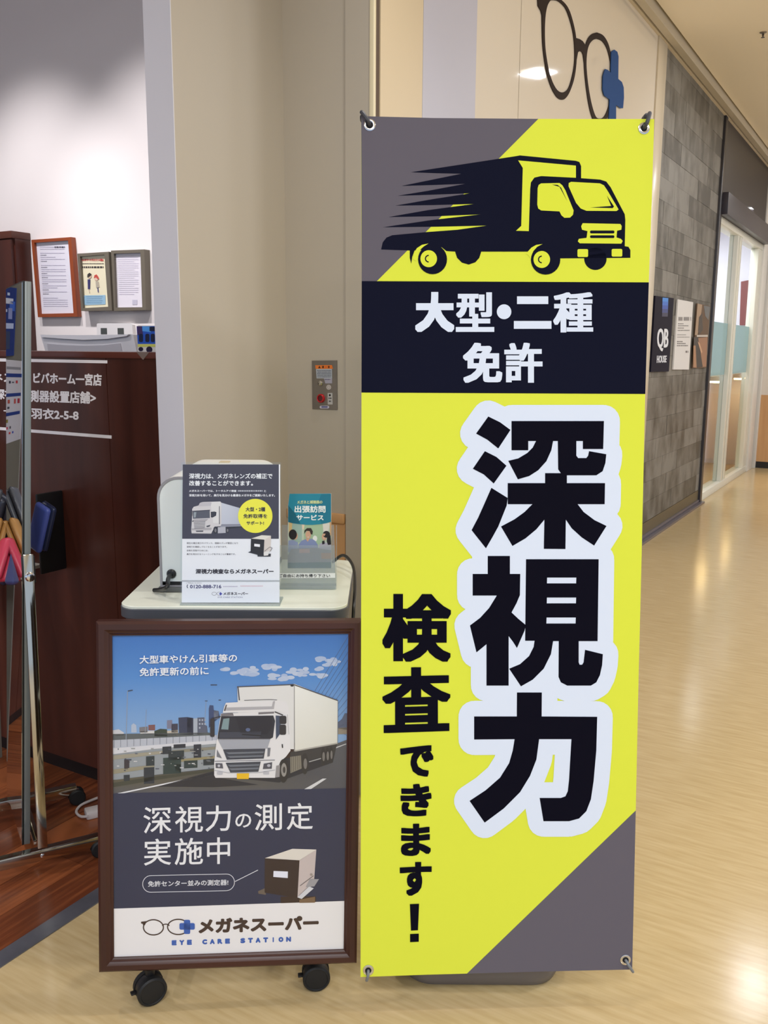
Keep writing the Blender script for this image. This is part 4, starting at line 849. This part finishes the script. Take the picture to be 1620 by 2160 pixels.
sub('stand_neck', G().cyl(W(2.46, -2.72, 1.02), W(2.45, -2.72, 1.3), .025), WPL, mo); sub('stand_base', G().cyl(W(2.46, -2.72, 1.01), W(2.46, -2.72, 1.022), .10, 24), WPL, mo)
# blue photo card at the counter's right end
dc = thing('display_card', W(2.1, -2.17, 1.419), 'small printed card with a blue photo standing on the counter beside the wall end', 'card')
fD = plane_fn(-U, -2.12)
cdg = [(289, 689), (292, 686.5), (332, 687), (334, 745), (291, 744)]
sub('card', G().prism([fD(x, y, 0) for x, y in cdg], U * .004), mat('card_paper', (230, 228, 224), .4), dc, smooth=False)
sub('card_foot', G().box(fD(300, 742, -.004), V * .08, U * .06, Z * .003), PC2, dc, smooth=False)
a = Art(fD, view=(0, 450, 3.9275)); a.poly([(1132, 935), (1310, 935), (1310, 1082), (1142, 1082)], (40, 92, 200), 1); a.poly([(1135, 935), (1175, 935), (1185, 1000), (1140, 1010)], (70, 50, 100), 2); a.poly([(1180, 935), (1250, 938), (1250, 985), (1180, 975)], (90, 170, 250), 2)
for x in (1152, 1205, 1250): a.rr(x, 998, x + 34, 1066, 12, (26, 32, 62), 3)
a.poly([(1240, 940), (1300, 940), (1300, 976), (1240, 976)], (28, 34, 60), 3); a.poly([(1142, 1084), (1310, 1084), (1310, 1106), (1142, 1106)], (220, 222, 110), 2); a.ell(1168, 1125, 20, 18, (40, 30, 60), 3, 12); a.ell(1238, 1128, 26, 26, (40, 30, 60), 3, 12)
a.build('printed_face', dc, PG)
# back wall items
BW = 3.45; fW = plane_fn(-U, -BW)
def wall_frame(name_label, outer, inner, th, m, cat='picture', extra=None, paper=(236, 232, 240)):
    cx = sum(p[0] for p in outer) / 4; cy = sum(p[1] for p in outer) / 4
    t = thing('picture_frame', fW(cx, cy, 0), name_label, cat, 'framed notices on the shop wall')
    f2 = plane_fn(-U, -(BW - th)); fi = plane_fn(-U, -(BW - th + .012))
    for i in range(4):
        j = (i + 1) % 4
        q = [f2(*outer[i], 0), f2(*outer[j], 0), f2(*inner[j], 0), f2(*inner[i], 0)]
        sub('frame_rail', G().prism(q, U * (th - .001)), m, t, smooth=False)
    sub('sheet', G().prism([fi(x, y, -.002) for x, y in inner], U * .003), mat('sheet_%d_%d_%d' % paper, paper, .5), t, smooth=False)
    a = Art(lambda x, y, o: fi(x, y, -.0015 + o * 2), view=(0, 480, 4.765)); extra(a); a.build('printed_face', t, print_mat('printed_notice', .3, .5))
    sub('clear_front', G().prism([fi(x, y, .004) for x, y in inner], U * .001), COV, t, smooth=False)
def ex1(a):
    for k in range(30):
        x0 = 400 + k * 1.3; y0 = 195 + k * 20.5
        if k in (2, 8, 24): continue
        hd = k in (4, 7, 10, 13, 15, 18, 21, 23)
        a.dashes(x0, y0, x0 + (60 if hd else 245 if k % 5 else 150), (120, 116, 132) if hd else (178, 172, 192), 6 if hd else 5, 2, k)
    a.dashes(548, 196, 650, (70, 66, 84), 13, 3, 40)
def ex2(a):
    a.text('カスタマーハラスメント防止', (816, 312, 1042, 338), (206, 60, 60), 3, .25, 4); a.dashes(820, 362, 1042, (110, 106, 96), 9, 2, 3); a.dashes(822, 398, 1040, (64, 60, 60), 17, 2, 4)
    a.poly([(838, 682), (1058, 678), (1060, 772), (840, 780)], (158, 196, 218), 2)
    for k in range(4): a.dashes(868, 696 + k * 20, 1030 - 8 * (k % 2), (112, 150, 180), 6, 3, k)
    a.poly([(880, 520), (908, 518), (905, 618), (882, 620)], (60, 58, 110), 3); a.ell(903, 488, 18, 22, (232, 200, 170), 4, 14); a.poly([(878, 500), (880, 470), (902, 454), (922, 470), (915, 484), (890, 500)], (60, 56, 52), 5); a.line([(892, 618), (900, 655)], 9, (220, 200, 180), 3)
    a.poly([(960, 545), (990, 540), (1000, 600), (966, 606)], (190, 180, 160), 3); a.ell(968, 512, 20, 22, (236, 200, 176), 4, 14); a.poly([(944, 510), (950, 480), (972, 470), (990, 495), (996, 520), (980, 515), (965, 500)], (206, 84, 72), 5); a.line([(982, 604), (988, 650)], 10, (70, 70, 120), 3)
def ex3(a):
    for k in range(19): a.dashes(1180 + k, 300 + k * 20.5, 1390 - (40 if k % 4 == 2 else 0), (206, 200, 214), 5, 2, k + 9)
    a.poly([(1330, 726), (1378, 726), (1378, 775), (1330, 775)], (204, 200, 214), 2)
FR1 = mat('orange_brown_frame', (150, 72, 38), .35); FR2 = mat('olive_grey_frame', (112, 104, 90), .45)
wall_frame('large orange-brown framed notice nearest the tall cabinet', [(66, 506), (150, 500), (163, 668), (80, 669)], [(72, 512), (143.5, 507), (155, 660.5), (84, 662)], .03, FR1, extra=ex1)
wall_frame('grey-brown framed yellow poster with two drawn people, middle of the wall', [(163, 535), (229, 531), (236, 655), (171, 656)], [(168.5, 541), (220, 537), (228, 647), (175, 650)], .05, FR2, extra=ex2, paper=(244, 234, 200))
wall_frame('grey-brown framed pale notice nearest the white wall end', [(234, 528.5), (304, 526), (308, 654), (240, 656)], [(240, 535), (296, 533), (300, 648), (244, 648.5)], .04, FR2, extra=ex3, paper=(238, 232, 238))
ip = thing('intercom_panel', fW(241, 695, 0), 'white double control panel with two dark screens on the shop wall', 'control panel')
f3 = plane_fn(-U, -(BW - .02))
sub('plate', G().prism([f3(x, y, 0) for x, y in ((204, 684), (206, 682), (276, 682), (279, 685), (281, 722), (205, 722))], U * .019), mat('panel_white', (228, 224, 222), .4), ip, smooth=False)
for x0 in (212.5, 248): sub('screen', G().prism([f3(x, y, .001) for x, y in ((x0, 692), (x0 + 13, 692), (x0 + 13.5, 705), (x0 + .5, 705))], U * .002), mat('lcd_dark', (74, 78, 76), .3), ip, smooth=False)
cbn = thing('cabinet', W(BW - .1, -4.9, 0), 'tall dark brown cabinet at the left edge behind the counter', 'cabinet')
cg = W(BW, 0, 0)
CABM = mat('cabinet_brown', (84, 42, 32), .35, noise=.2, nscale=1.6, stretch=(6, 6, .5), c2=(66, 32, 25))
vR = onpl(63, 493, -U, -(BW - .004)).dot(V) - .004
sub('body', G().uvz(BW - .10, BW - .002, vR - 1.3, vR, 0, 2.05), CABM, cbn, smooth=False)
sub('door', G().uvz(BW - .12, BW - .10, vR - .62, vR - .012, .02, 2.005), CABM, cbn, smooth=False)
sub('top_board', G().uvz(BW - .125, BW - .002, vR - 1.31, vR + .004, 2.012, 2.05, .002), mat('cabinet_top_brown', (92, 50, 36), .35), cbn)

# ================================================================== MIRROR ON A CHROME WHEELED STAND
Pn = atz(47, 1783, .05); Pf = atz(15, 1674, .05)
dm = (Pf - Pn); Lm = dm.length; dm.normalize(); side = Vector((-dm.y, dm.x, 0))      # side points to the mirrored (left) side
if side.x > 0: side = -side
Tn = onpl(48, 592, dm, dm.dot(Pn)); up = (Tn - Pn); Hm = up.length; up.normalize(); nM = dm.cross(up).normalized()
if nM.dot(side) < 0: nM = -nM
ms = thing('standing_mirror', (Pn + Pf) / 2, 'narrow standing mirror on a chrome wheeled stand seen nearly edge-on at the left', 'mirror')
sub('mirror_glass', G().box(Pn + dm * .004 + up * .004, dm * (Lm - .008), up * (Hm - .008), nM * .0012), mat('mirror_silver', (225, 228, 230), .01, metal=1.0), ms, smooth=False)
sub('frame_body', G().box(Pn - nM * .004, dm * Lm, up * Hm, nM * .004), mat('black_mirror_edge', (22, 26, 24), .4), ms, smooth=False)
MG = mat('mirror_grey_back', (122, 128, 126), .35, metal=.3)
sub('back_frame', G().box(Pn - nM * .021, dm * Lm, up * Hm, nM * .0165, .002), MG, ms)
BRS = mat('chrome_bar', (196, 190, 176), .1, metal=1.0)
sd = -side   # away from the mirrored face
piv = onpl(62, 1215, dm, dm.dot(Pn) - .012)
footz = .068
def bar(a, b, w, t, across, bev=.002):
    d = (b - a); across = (across - d.normalized() * across.dot(d.normalized())).normalized(); o = d.normalized().cross(across).normalized()
    return G().box(a - across * w / 2 - o * t / 2, d, across * w, o * t, bev)
lf_b = atz(90, 1788, .075)
for k, (base, pv) in enumerate(((lf_b, piv), (lf_b + dm * Lm * 1.0, piv + dm * (Lm + .024)))):
    pts_top = pv + Z * .06
    sub('leg_bar', bar(base, pts_top, .026, .008, sd), BRS, ms)
    sub('pivot_knob', G().lathe(pv, -dm if k == 0 else dm, [(.004, .004), (.011, .005), (.013, .009), (.013, .014), (.009, .018), (.003, .019)], 18), CHR, ms)
    sub('pivot_bracket', G().box(pv - sd * .018 - Z * .02 - dm * .004, sd * .034, Z * .075, dm * .008, .002), mat('black_bracket', (24, 24, 26), .35), ms)
nrm = sd
for k, (P_, nx) in enumerate(((atz(88, 1800, .05), 0), (atz(88, 1800, .05) + dm * Lm, 0))):
    a0 = P_ - nrm * .36; a1 = P_ + nrm * .155
    o = sub('foot_rail', bar(a0, a1, .026, .032, dm), BRS, ms)
    sub('bolt', G().lathe(P_ - dm * .012, -dm, [(.006, -.001), (.0055, .003), (.002, .004)], 12), CHR, o)
    for q in (a0, a1):
        c = Vector((q.x, q.y, .0)); cc = c + Z * .026 - nrm * (0.0 if q is a1 else 0)
        h = sub('caster', G().lathe(cc, dm, [(.003, -.014), (.019, -.014), (.0215, -.006), (.0215, .006), (.019, .014), (.003, .014)], 20).cyl(cc, Vector((cc.x, cc.y, .05)), .007, 10), CHR, ms)
        for s2 in (-1, 1): sub('wheel', G().lathe(cc, dm * s2, [(.025, .009), (.0255, .016), (.022, .020), (.004, .0205)], 24), BLKR, h)
cr0 = atz(60, 1790, .055) ; sub('cross_rail', bar(Pn - nM * .04 + Z * .0, Pf - nM * .04, .02, .016, nrm), BRS, ms)
# things the mirror shows and things hanging on the counter front
def mirr(P): return P - nM * (2 * (P - Pn).dot(nM))
DSP = mat('black_display', (16, 15, 17), .5)
def rack_pos(x, y, c): return onpl(x, y, -U, -c)
# shelf with spectacle cases fixed to the counter front
sh2 = thing('case_rack', rack_pos(60, 1200, CU - .0), 'black wall rack for spectacle cases fixed to the counter front behind the mirror', 'rack')
zr = rack_pos(100, 1205, CU - .06).z
vL = -2.61; vRr = rack_pos(137, 1180, CU).dot(V)
sub('rack_box', G().uvz(CU - .10, CU - .001, rack_pos(92, 1130, CU - .1).dot(V) - .02, vRr, zr, zr + .255, .004), DSP, sh2)
sub('rack_shelf', G().uvz(CU - .32, CU - .001, vL, -2.43, zr - .012, zr, .002), mat('rack_white', (214, 210, 198), .4), sh2)
def case(px, py, ang, L_, Wd, col, label, lean=.25, flip=False, dist=CU - .12, band=None):
    """spectacle case standing on end; px,py its lower end in the photo"""
    B = rack_pos(px, py, dist)
    if flip: B = mirr(B)
    e = (V * math.sin(ang) + Z * math.cos(ang)); 
    if flip: e = e - nM * 2 * e.dot(nM)
    w_ = U.cross(e).normalized(); t_ = e.cross(w_).normalized()
    m_ = mat('case_%d_%d_%d' % col, col, .35)
    o = thing('glasses_case', B, label, 'spectacle case', 'spectacle cases on the rack')
    sub('lower_shell', G().box(B - w_ * Wd / 2 - t_ * .022, e * L_, w_ * Wd, t_ * .021, .012, 4), m_, o)
    sub('lid', G().box(B - w_ * Wd / 2 + t_ * .001, e * L_, w_ * Wd, t_ * .019, .012, 4), mat('case_%d_%d_%d' % (band or col), band or col, .3), o)
    return o
case(78, 1158, .38, .155, .062, (88, 104, 188), 'blue spectacle case leaning out right of the mirror edge', dist=CU - .13, band=(44, 52, 84))
case(5, 1226, .42, .15, .06, (60, 66, 96), 'slate blue spectacle case at the left picture edge below the pink one', dist=CU - .05)
case(-6, 1170, .5, .07, .055, (226, 74, 120), 'bright pink spectacle case at the left picture edge', dist=CU - .09)
case(-10, 1112, .45, .12, .06, (52, 56, 68), 'dark grey spectacle case above the pink one at the left edge', dist=CU - .05)
case(46, 1222, -.50, .13, .045, (206, 60, 84), 'red spectacle case seen in the mirror, lowest of those shown', flip=True, dist=CU - .23)
case(52, 1172, -.50, .12, .05, (186, 134, 70), 'tan leather spectacle case seen in the mirror', flip=True, dist=CU - .18)
case(54, 1118, -.46, .14, .05, (84, 86, 92), 'grey spectacle case seen in the mirror above the others', flip=True, dist=CU - .13)
case(24, 1236, -.35, .10, .05, (62, 66, 110), 'navy spectacle case seen in the mirror beside the red one', flip=True, dist=CU - .29)
# poster board mirrored in the glass: stands in the shop left of the picture
def vq(pts, yv): return [mirr(onpl(x, y, Vector((0, -1, 0)), -yv)) for x, y in pts]
def flat_thing(name, pts, col, label, cat, th=.004, art=None):
    nn = (pts[1] - pts[0]).cross(pts[2] - pts[0]).normalized()
    if nn.dot(mirr(CP) - pts[0]) < 0: nn = -nn
    o = thing(name, (pts[2] + pts[3]) / 2, label, cat)
    sub('sheet', G().prism(pts, -nn * th), mat('sheet_%d_%d_%d' % col, col, .4), o, smooth=False)
    if art:
        for (q0, q1, c) in art:
            (s0, t0), (s1, t1) = q0, q1
            def pt(s_, t_): return (pts[0].lerp(pts[1], s_)).lerp(pts[3].lerp(pts[2], s_), t_) + nn * .0006
            sub('printed_block', G().prism([pt(s0, t0), pt(s1, t0), pt(s1, t1), pt(s0, t1)], nn * .0003), mat('ink_%d_%d_%d' % c, c, .4), o, smooth=False)
    return o
flat_thing('blue_poster', vq([(10, 604), (36, 608), (30, 750), (10, 752)], 3.0), (40, 60, 130), 'dark blue glossy poster, shown in the top of the standing mirror', 'poster', art=[((.3, .08), (.5, .12), (200, 215, 245)), ((.1, .16), (.8, .24), (214, 220, 240)), ((.1, .32), (.3, .36), (200, 210, 240)), ((.4, .3), (.75, .46), (150, 160, 214)), ((.2, .52), (.9, .6), (190, 205, 245)), ((.5, .2), (.95, .34), (70, 110, 210)), ((.1, .64), (.6, .9), (60, 74, 110))])
flat_thing('service_sheet', vq([(10, 758), (50, 762), (44, 926), (10, 938)], 3.0), (214, 212, 222), 'white sheet with blue heading bars, shown in the standing mirror', 'poster', art=[((.05, .16), (.97, .205), (44, 66, 140)), ((.05, .40), (.95, .44), (44, 66, 140)), ((.05, .63), (.93, .67), (44, 66, 140)), ((.15, .08), (.9, .11), (150, 150, 160)), ((.66, .245), (.76, .28), (196, 60, 70)), ((.28, .25), (.38, .28), (60, 60, 80)), ((.45, .26), (.56, .275), (90, 90, 110)), ((.22, .475), (.34, .52), (190, 90, 80)), ((.58, .47), (.68, .53), (200, 90, 90)), ((.78, .47), (.9, .53), (180, 60, 80)), ((.2, .56), (.32, .585), (80, 80, 90)), ((.12, .71), (.24, .75), (150, 140, 70)), ((.14, .8), (.24, .83), (210, 90, 110)), ((.34, .8), (.42, .83), (90, 90, 100)), ((.3, .87), (.4, .895), (210, 80, 90)), ((.5, .87), (.58, .895), (70, 90, 190))])
bd = vq([(4, 590), (58, 590), (56, 1000), (4, 1000)], 3.02)
nn = (bd[1] - bd[0]).cross(bd[2] - bd[0]).normalized()
if nn.dot(mirr(CP) - bd[0]) < 0: nn = -nn
o = thing('display_board', Vector((bd[2].x, bd[2].y, 0)), 'pale grey display board behind the posters that the standing mirror shows', 'board')
low = [Vector((p.x, p.y, 0)) for p in (bd[2], bd[3])]
sub('board', G().prism([bd[0], bd[1], low[0], low[1]], -nn * .008), mat('board_grey', (126, 122, 112), .5), o, smooth=False)

# ================================================================== POWER STRIP ON THE SHOP FLOOR
p = atz(186, 1722, .02)
st = thing('power_strip', Vector((p.x, p.y, 0)), 'white power strip with its cable on the shop floor behind the poster', 'power strip')
d1 = (atz(207, 1716, .02) - atz(182, 1722, .02)).normalized()
sub('strip_body', G().box(atz(183, 1732, .0), d1 * .2, Vector((-d1.y, d1.x, 0)) * .042, Z * .026, .006), mat('strip_white', (214, 206, 204), .4), st)
sub('cable', G().tube(bez([atz(186, 1722, .016), atz(170, 1722, .008), atz(161, 1712, .006), atz(170, 1699, .006), atz(188, 1690, .006), atz(214, 1680, .006)], 7), .0042, 8), MC['strip_white'], st)

# ================================================================== EMERGENCY SWITCH ON THE PILLAR
fP = plane_fn(-U, -2.32)
es = thing('emergency_switch_panel', fP(687, 812, 0), 'steel shutter switch plate with a red button and orange label on the beige pillar', 'switch panel')
def zp(x, y): return (640 + x / 15.43, 740 + y / 15.43)
def pp(pts, off): return [fP(*zp(x, y), off) for x, y in pts]
sub('plate', G().prism(pp([(290, 318), (1105, 312), (1118, 1920), (308, 1893)], .003), U * .0029), mat('brushed_steel', (142, 136, 130), .3, metal=.8, noise=.2, nscale=10), es, smooth=False)
a = Art(lambda x, y, o: fP(x, y, .0032 + o), view=(640, 740, 15.43))
a.poly([(405, 470), (950, 462), (985, 585), (420, 588)], (226, 122, 50), 1); a.poly([(500, 565), (545, 480), (585, 565)], (80, 40, 20), 2); a.rr(630, 490, 690, 562, 8, (90, 44, 20), 2); a.rr(820, 490, 875, 562, 8, (110, 50, 20), 2); a.rr(735, 500, 775, 555, 8, (220, 90, 30), 2)
a.poly([(430, 592), (950, 588), (955, 895), (450, 895)], (176, 182, 190), 1); a.poly([(690, 895), (955, 895), (955, 1060), (730, 1060)], (166, 162, 176), 1)
for k in range(5): a.dashes(470, 640 + k * 52, 925, (92, 90, 102), 26, 2, k)
a.dashes(720, 930, 900, (100, 96, 116), 26, 2, 9)
a.poly([(808, 1370), (965, 1370), (972, 1745), (815, 1745)], (184, 180, 176), 1); a.ell(882, 1443, 32, 34, (30, 28, 28), 2, 16); a.dashes(840, 1540, 940, (70, 70, 76), 40, 2, 3); a.dashes(850, 1640, 930, (80, 78, 82), 40, 2, 2)
a.ell(845, 1185, 78, 80, (196, 188, 182), 1, 20); a.ring(845, 1185, 50, 52, 14, (160, 150, 146), 2, 16)
a.rr(550, 1785, 860, 1875, 40, (196, 190, 206), 1); a.rr(610, 1800, 810, 1850, 8, (96, 96, 140), 2)
a.build('warning_labels', es, PG)
c = fP(*zp(575, 1060), .003); sub('key_switch', G().lathe(c, -U, [(.0085, 0), (.0085, .003), (.007, .0045), (.0055, .006), (.002, .0065)], 20), mat('key_steel', (176, 170, 160), .25, metal=.8), es)
c2_ = fP(*zp(545, 1058), .0097); sub('key_slot', G().box(c2_ - Z * .003 - V * .0006, Z * .005, V * .0014, -U * .0004), mat('slot_dark', (20, 18, 18), .6), es, smooth=False)
c = fP(*zp(600, 1545), .003); sub('button_ring', G().lathe(c, -U, [(.0135, 0), (.0135, .005), (.0115, .008), (.0095, .0075), (.0095, .003), (.001, .003)], 26), mat('red_button', (184, 26, 34), .25), es)
sub('button', G().lathe(c - U * .003, -U, [(.009, 0), (.009, .0015), (.001, .002)], 20), mat('dark_red_button', (92, 22, 26), .3), es)

# ================================================================== SPECTACLES MARK ON THE GLOSSY WALL
lg = thing('shop_emblem', fP(1200, 200, 0) if False else onpl(1230, 150, V, FR), 'large dark spectacles outline with a blue cross mounted on the glossy cream wall', 'sign')
def fQ(x, y, off): return onpl(x, y, V, FR) + V * off
def flat_sign(name, polys, m, off=.001, th=.004):
    g = G()
    for p in polys: g.prism([fQ(1100 + x / 3.1154, y / 3.1154, off) for x, y in p], V * th)
    return sub(name, g, m, lg, smooth=False)
def lens(outer, inner):
    n = len(outer); return [[outer[i], outer[(i + 1) % n], inner[(i + 1) % n], inner[i]] for i in range(n)]
def ring_spline(pts, n=6):
    P = bez([Vector((x, y, 0)) for x, y in pts + [pts[0]]], n)[:-1]; return [(p.x, p.y) for p in P]
LO1 = ring_spline([(185, -30), (245, -8), (300, 50), (335, 150), (355, 260), (358, 380), (345, 500), (318, 590), (290, 640), (262, 656), (225, 635), (185, 560), (155, 450), (135, 300), (130, 150), (128, 60), (120, 10), (150, -30)])
LI1 = ring_spline([(195, 2), (235, 8), (280, 50), (310, 120), (335, 220), (345, 330), (342, 430), (322, 530), (298, 590), (262, 608), (228, 590), (195, 530), (170, 440), (152, 320), (148, 200), (152, 110), (162, 50), (178, 12)])
LO2 = ring_spline([(490, 214), (530, 232), (562, 280), (582, 350), (596, 440), (596, 560), (588, 660), (570, 740), (545, 800), (510, 815), (475, 800), (450, 740), (430, 640), (415, 520), (408, 420), (410, 330), (430, 260), (458, 226)])
LI2 = ring_spline([(492, 256), (525, 270), (553, 310), (572, 370), (584, 450), (584, 560), (576, 660), (558, 730), (536, 770), (510, 780), (485, 768), (463, 710), (445, 630), (430, 530), (422, 430), (426, 350), (440, 295), (465, 264)])
DKB = mat('dark_brown_acrylic', (58, 47, 42), .8, spec=.15)
flat_sign('spectacle_rim', lens(LO1, LI1), DKB); flat_sign('spectacle_rim', lens(LO2, LI2), DKB)
flat_sign('bridge', [[(340, 215), (352, 250), (378, 258), (398, 272), (415, 298), (432, 262), (428, 330), (412, 390), (408, 420), (400, 360), (392, 342), (378, 335), (366, 345), (356, 400), (350, 460), (350, 330)]], DKB, .0012)
flat_sign('temple_tip', [[(100, -40), (185, -40), (180, 10), (150, 60), (131, 110), (122, 72), (103, 40)]], DKB, .0012)
flat_sign('blue_cross', [[(580, 342), (600, 328), (620, 342), (628, 372), (626, 520), (650, 540), (662, 575), (664, 640), (658, 712), (640, 712), (612, 690), (612, 830), (562, 830), (570, 655), (535, 630), (524, 590), (526, 500), (540, 455), (556, 460), (578, 480)]], mat('blue_acrylic', (50, 86, 146), .8, spec=.15), .0055)

# ================================================================== SIGNS ON THE STONE WALL
def wsign(name, quad, col, label, cat, th=.012, rough=.3):
    o = thing(name, fQ(sum(p[0] for p in quad) / 4, sum(p[1] for p in quad) / 4, 0), label, cat)
    sub('panel', G().prism([fQ(x, y, .0005) for x, y in quad], V * th), mat('sign_%d_%d_%d' % col, col, .7, spec=.15), o, smooth=False); return o
o = wsign('shop_sign', [(1379, 624), (1418, 629), (1407.5, 783.5), (1369.4, 784.5)], (30, 28, 44), 'dark navy square shop sign with white letters and a blue stripe on the stone wall', 'sign')
a = Art(lambda x, y, off: fQ(x, y, .0127 + off * 4), view=(1380, 640, 4.5))
for i, c in enumerate(((56, 140, 226), (44, 112, 210), (38, 84, 180), (34, 58, 130), (31, 38, 78))): a.poly([(62 - i * 1, -55 + i * 36), (117 - i * 1, -50 + i * 35), (115 - i * 1, -14 + i * 35), (60 - i * 1, -19 + i * 36)], c, 1)
a.text('QB', [(10, 236), (122, 240), (112, 452), (6, 458)], (236, 238, 244), 2, .9, 6); a.text('HOUSE', [(7, 494), (102, 494), (98, 560), (4, 566)], (226, 228, 236), 2, .45, 5)
a.build('lettering', o, PG)
o = wsign('notice_panel', [(1427, 631.5), (1459, 637.5), (1450, 779.5), (1417, 779.5)], (232, 228, 224), 'white square text panel between the dark sign and the photo panel', 'sign')
a = Art(lambda x, y, off: fQ(x, y, .0127 + off * 4), view=(1360, 400, 2.88))
for y, x0, x1, h, c in ((785, 195, 272, 22, (140, 136, 136)), (815, 192, 225, 5, (120, 116, 116)), (827, 192, 255, 5, (120, 116, 116)), (841, 190, 228, 5, (120, 116, 116)), (855, 190, 262, 5, (120, 116, 116)), (882, 188, 240, 4, (150, 146, 146)), (896, 188, 262, 4, (150, 146, 146)), (923, 186, 222, 6, (110, 106, 108)), (935, 186, 240, 6, (110, 106, 108)), (948, 185, 252, 6, (110, 106, 108)), (985, 238, 256, 12, (120, 116, 116))):
    a.dashes(x0, y, x1, c, h, 1, y)
a.build('printed_lines', o, PG)
o = wsign('photo_panel', [(1468, 640), (1495, 646), (1486.5, 776), (1458, 776.5)], (116, 96, 80), 'square photo panel with brown and tan picture beside the dark post', 'sign')
a = Art(lambda x, y, off: fQ(x, y, .0127 + off * 4), view=(1380, 640, 4.5))
a.poly([(396, 2), (440, 12), (420, 200), (395, 300), (370, 300)], (170, 140, 112), 1); a.poly([(455, 20), (516, 32), (500, 160), (470, 120)], (100, 104, 108), 1); a.poly([(410, 130), (440, 90), (446, 250), (410, 300), (400, 260)], (50, 38, 34), 2); a.poly([(360, 320), (400, 322), (445, 600), (385, 610), (352, 600)], (40, 32, 32), 2); a.poly([(355, 400), (375, 400), (385, 610), (352, 608)], (176, 128, 92), 3); a.poly([(400, 330), (490, 320), (480, 600), (440, 602), (415, 450)], (160, 112, 80), 1); a.poly([(395, 360), (415, 380), (440, 460), (430, 480)], (206, 160, 124), 3); a.poly([(385, 300), (490, 298), (490, 318), (385, 318)], (200, 190, 180), 4)
a.build('printed_photo', o, PG)

# ================================================================== CEILING SPRINKLER
c = atz(1610, 68, 3.56)
sp = thing('sprinkler', c, 'small metal sprinkler head on the cream ceiling at the right edge', 'sprinkler')
sub('escutcheon', G().lathe(c, -Z, [(.024, 0), (.022, .004), (.012, .007)], 20), mat('sprinkler_metal', (150, 140, 128), .3, metal=.6), sp)
sub('head', G().lathe(c - Z * .01, -Z, [(.007, 0), (.007, .010), (.004, .014), (.004, .020), (.012, .022), (.012, .024), (.002, .0245)], 16), mat('sprinkler_dark', (84, 76, 70), .35, metal=.5), sp)

# ================================================================== INSIDE THE SALON
o = thing('wall_shelf', W(10.9, -2.05, 1.16), 'pale wall shelf over warm lamps behind the glass doors', 'shelf')
sub('shelf_board', G().uvz(9.6, 12.25, -2.35, -1.9, 1.17, 1.21, .004), MC['shelf_white'], o)
sub('shelf_back', G().uvz(9.6, 12.25, -2.37, -2.35, 0.0, 1.21), mat('maple_back', (206, 160, 112), .5), o, smooth=False)
o = thing('leaning_panel', W(9.9, -2.15, 0), 'pale stone-look board leaning behind the first glass door', 'board')
sub('board', G().box(W(9.35, -2.2, 0), U * .5, V * -.0 + Z * 1.02 + V * -.12, V * -.02 + Z * .001, .003), mat('pale_marble', (206, 196, 180), .4, noise=.2, nscale=3), o)
sub('edge_strip', G().box(W(9.85, -2.195, 0), U * .02, Z * 1.03 - V * .12, V * .02, .002), mat('tan_strip', (186, 132, 92), .5), o)
o = thing('hanging_poster', W(12.25, -2.6, 1.9), 'dark red poster deep inside the salon behind the second glass pane', 'poster')
f5 = lambda x, y: onpl(x, y, U, 12.27); sub('sheet', G().prism([f5(1563, 594), f5(1584, 590), f5(1580, 686), f5(1560, 686)], U * .01), mat('dark_red_paper', (120, 50, 56), .5), o, smooth=False)
o = thing('curved_screen', W(10.6, -2.5, 0), 'lilac grey curved partition behind the first glass door', 'partition')
g = G(); L = []
for z in (0, .8, 1.4, 1.8, 2.2, 2.5):
    w = .10 + .05 * math.sin(z * 2.2)
    L.append([W(10.9 + .25 * math.cos(t), -2.75 + w * 2 * math.sin(t), z) for t in [2 * math.pi * i / 20 for i in range(20)]])
sub('screen', g.loops(L), mat('lilac_grey', (150, 146, 170), .5), o)
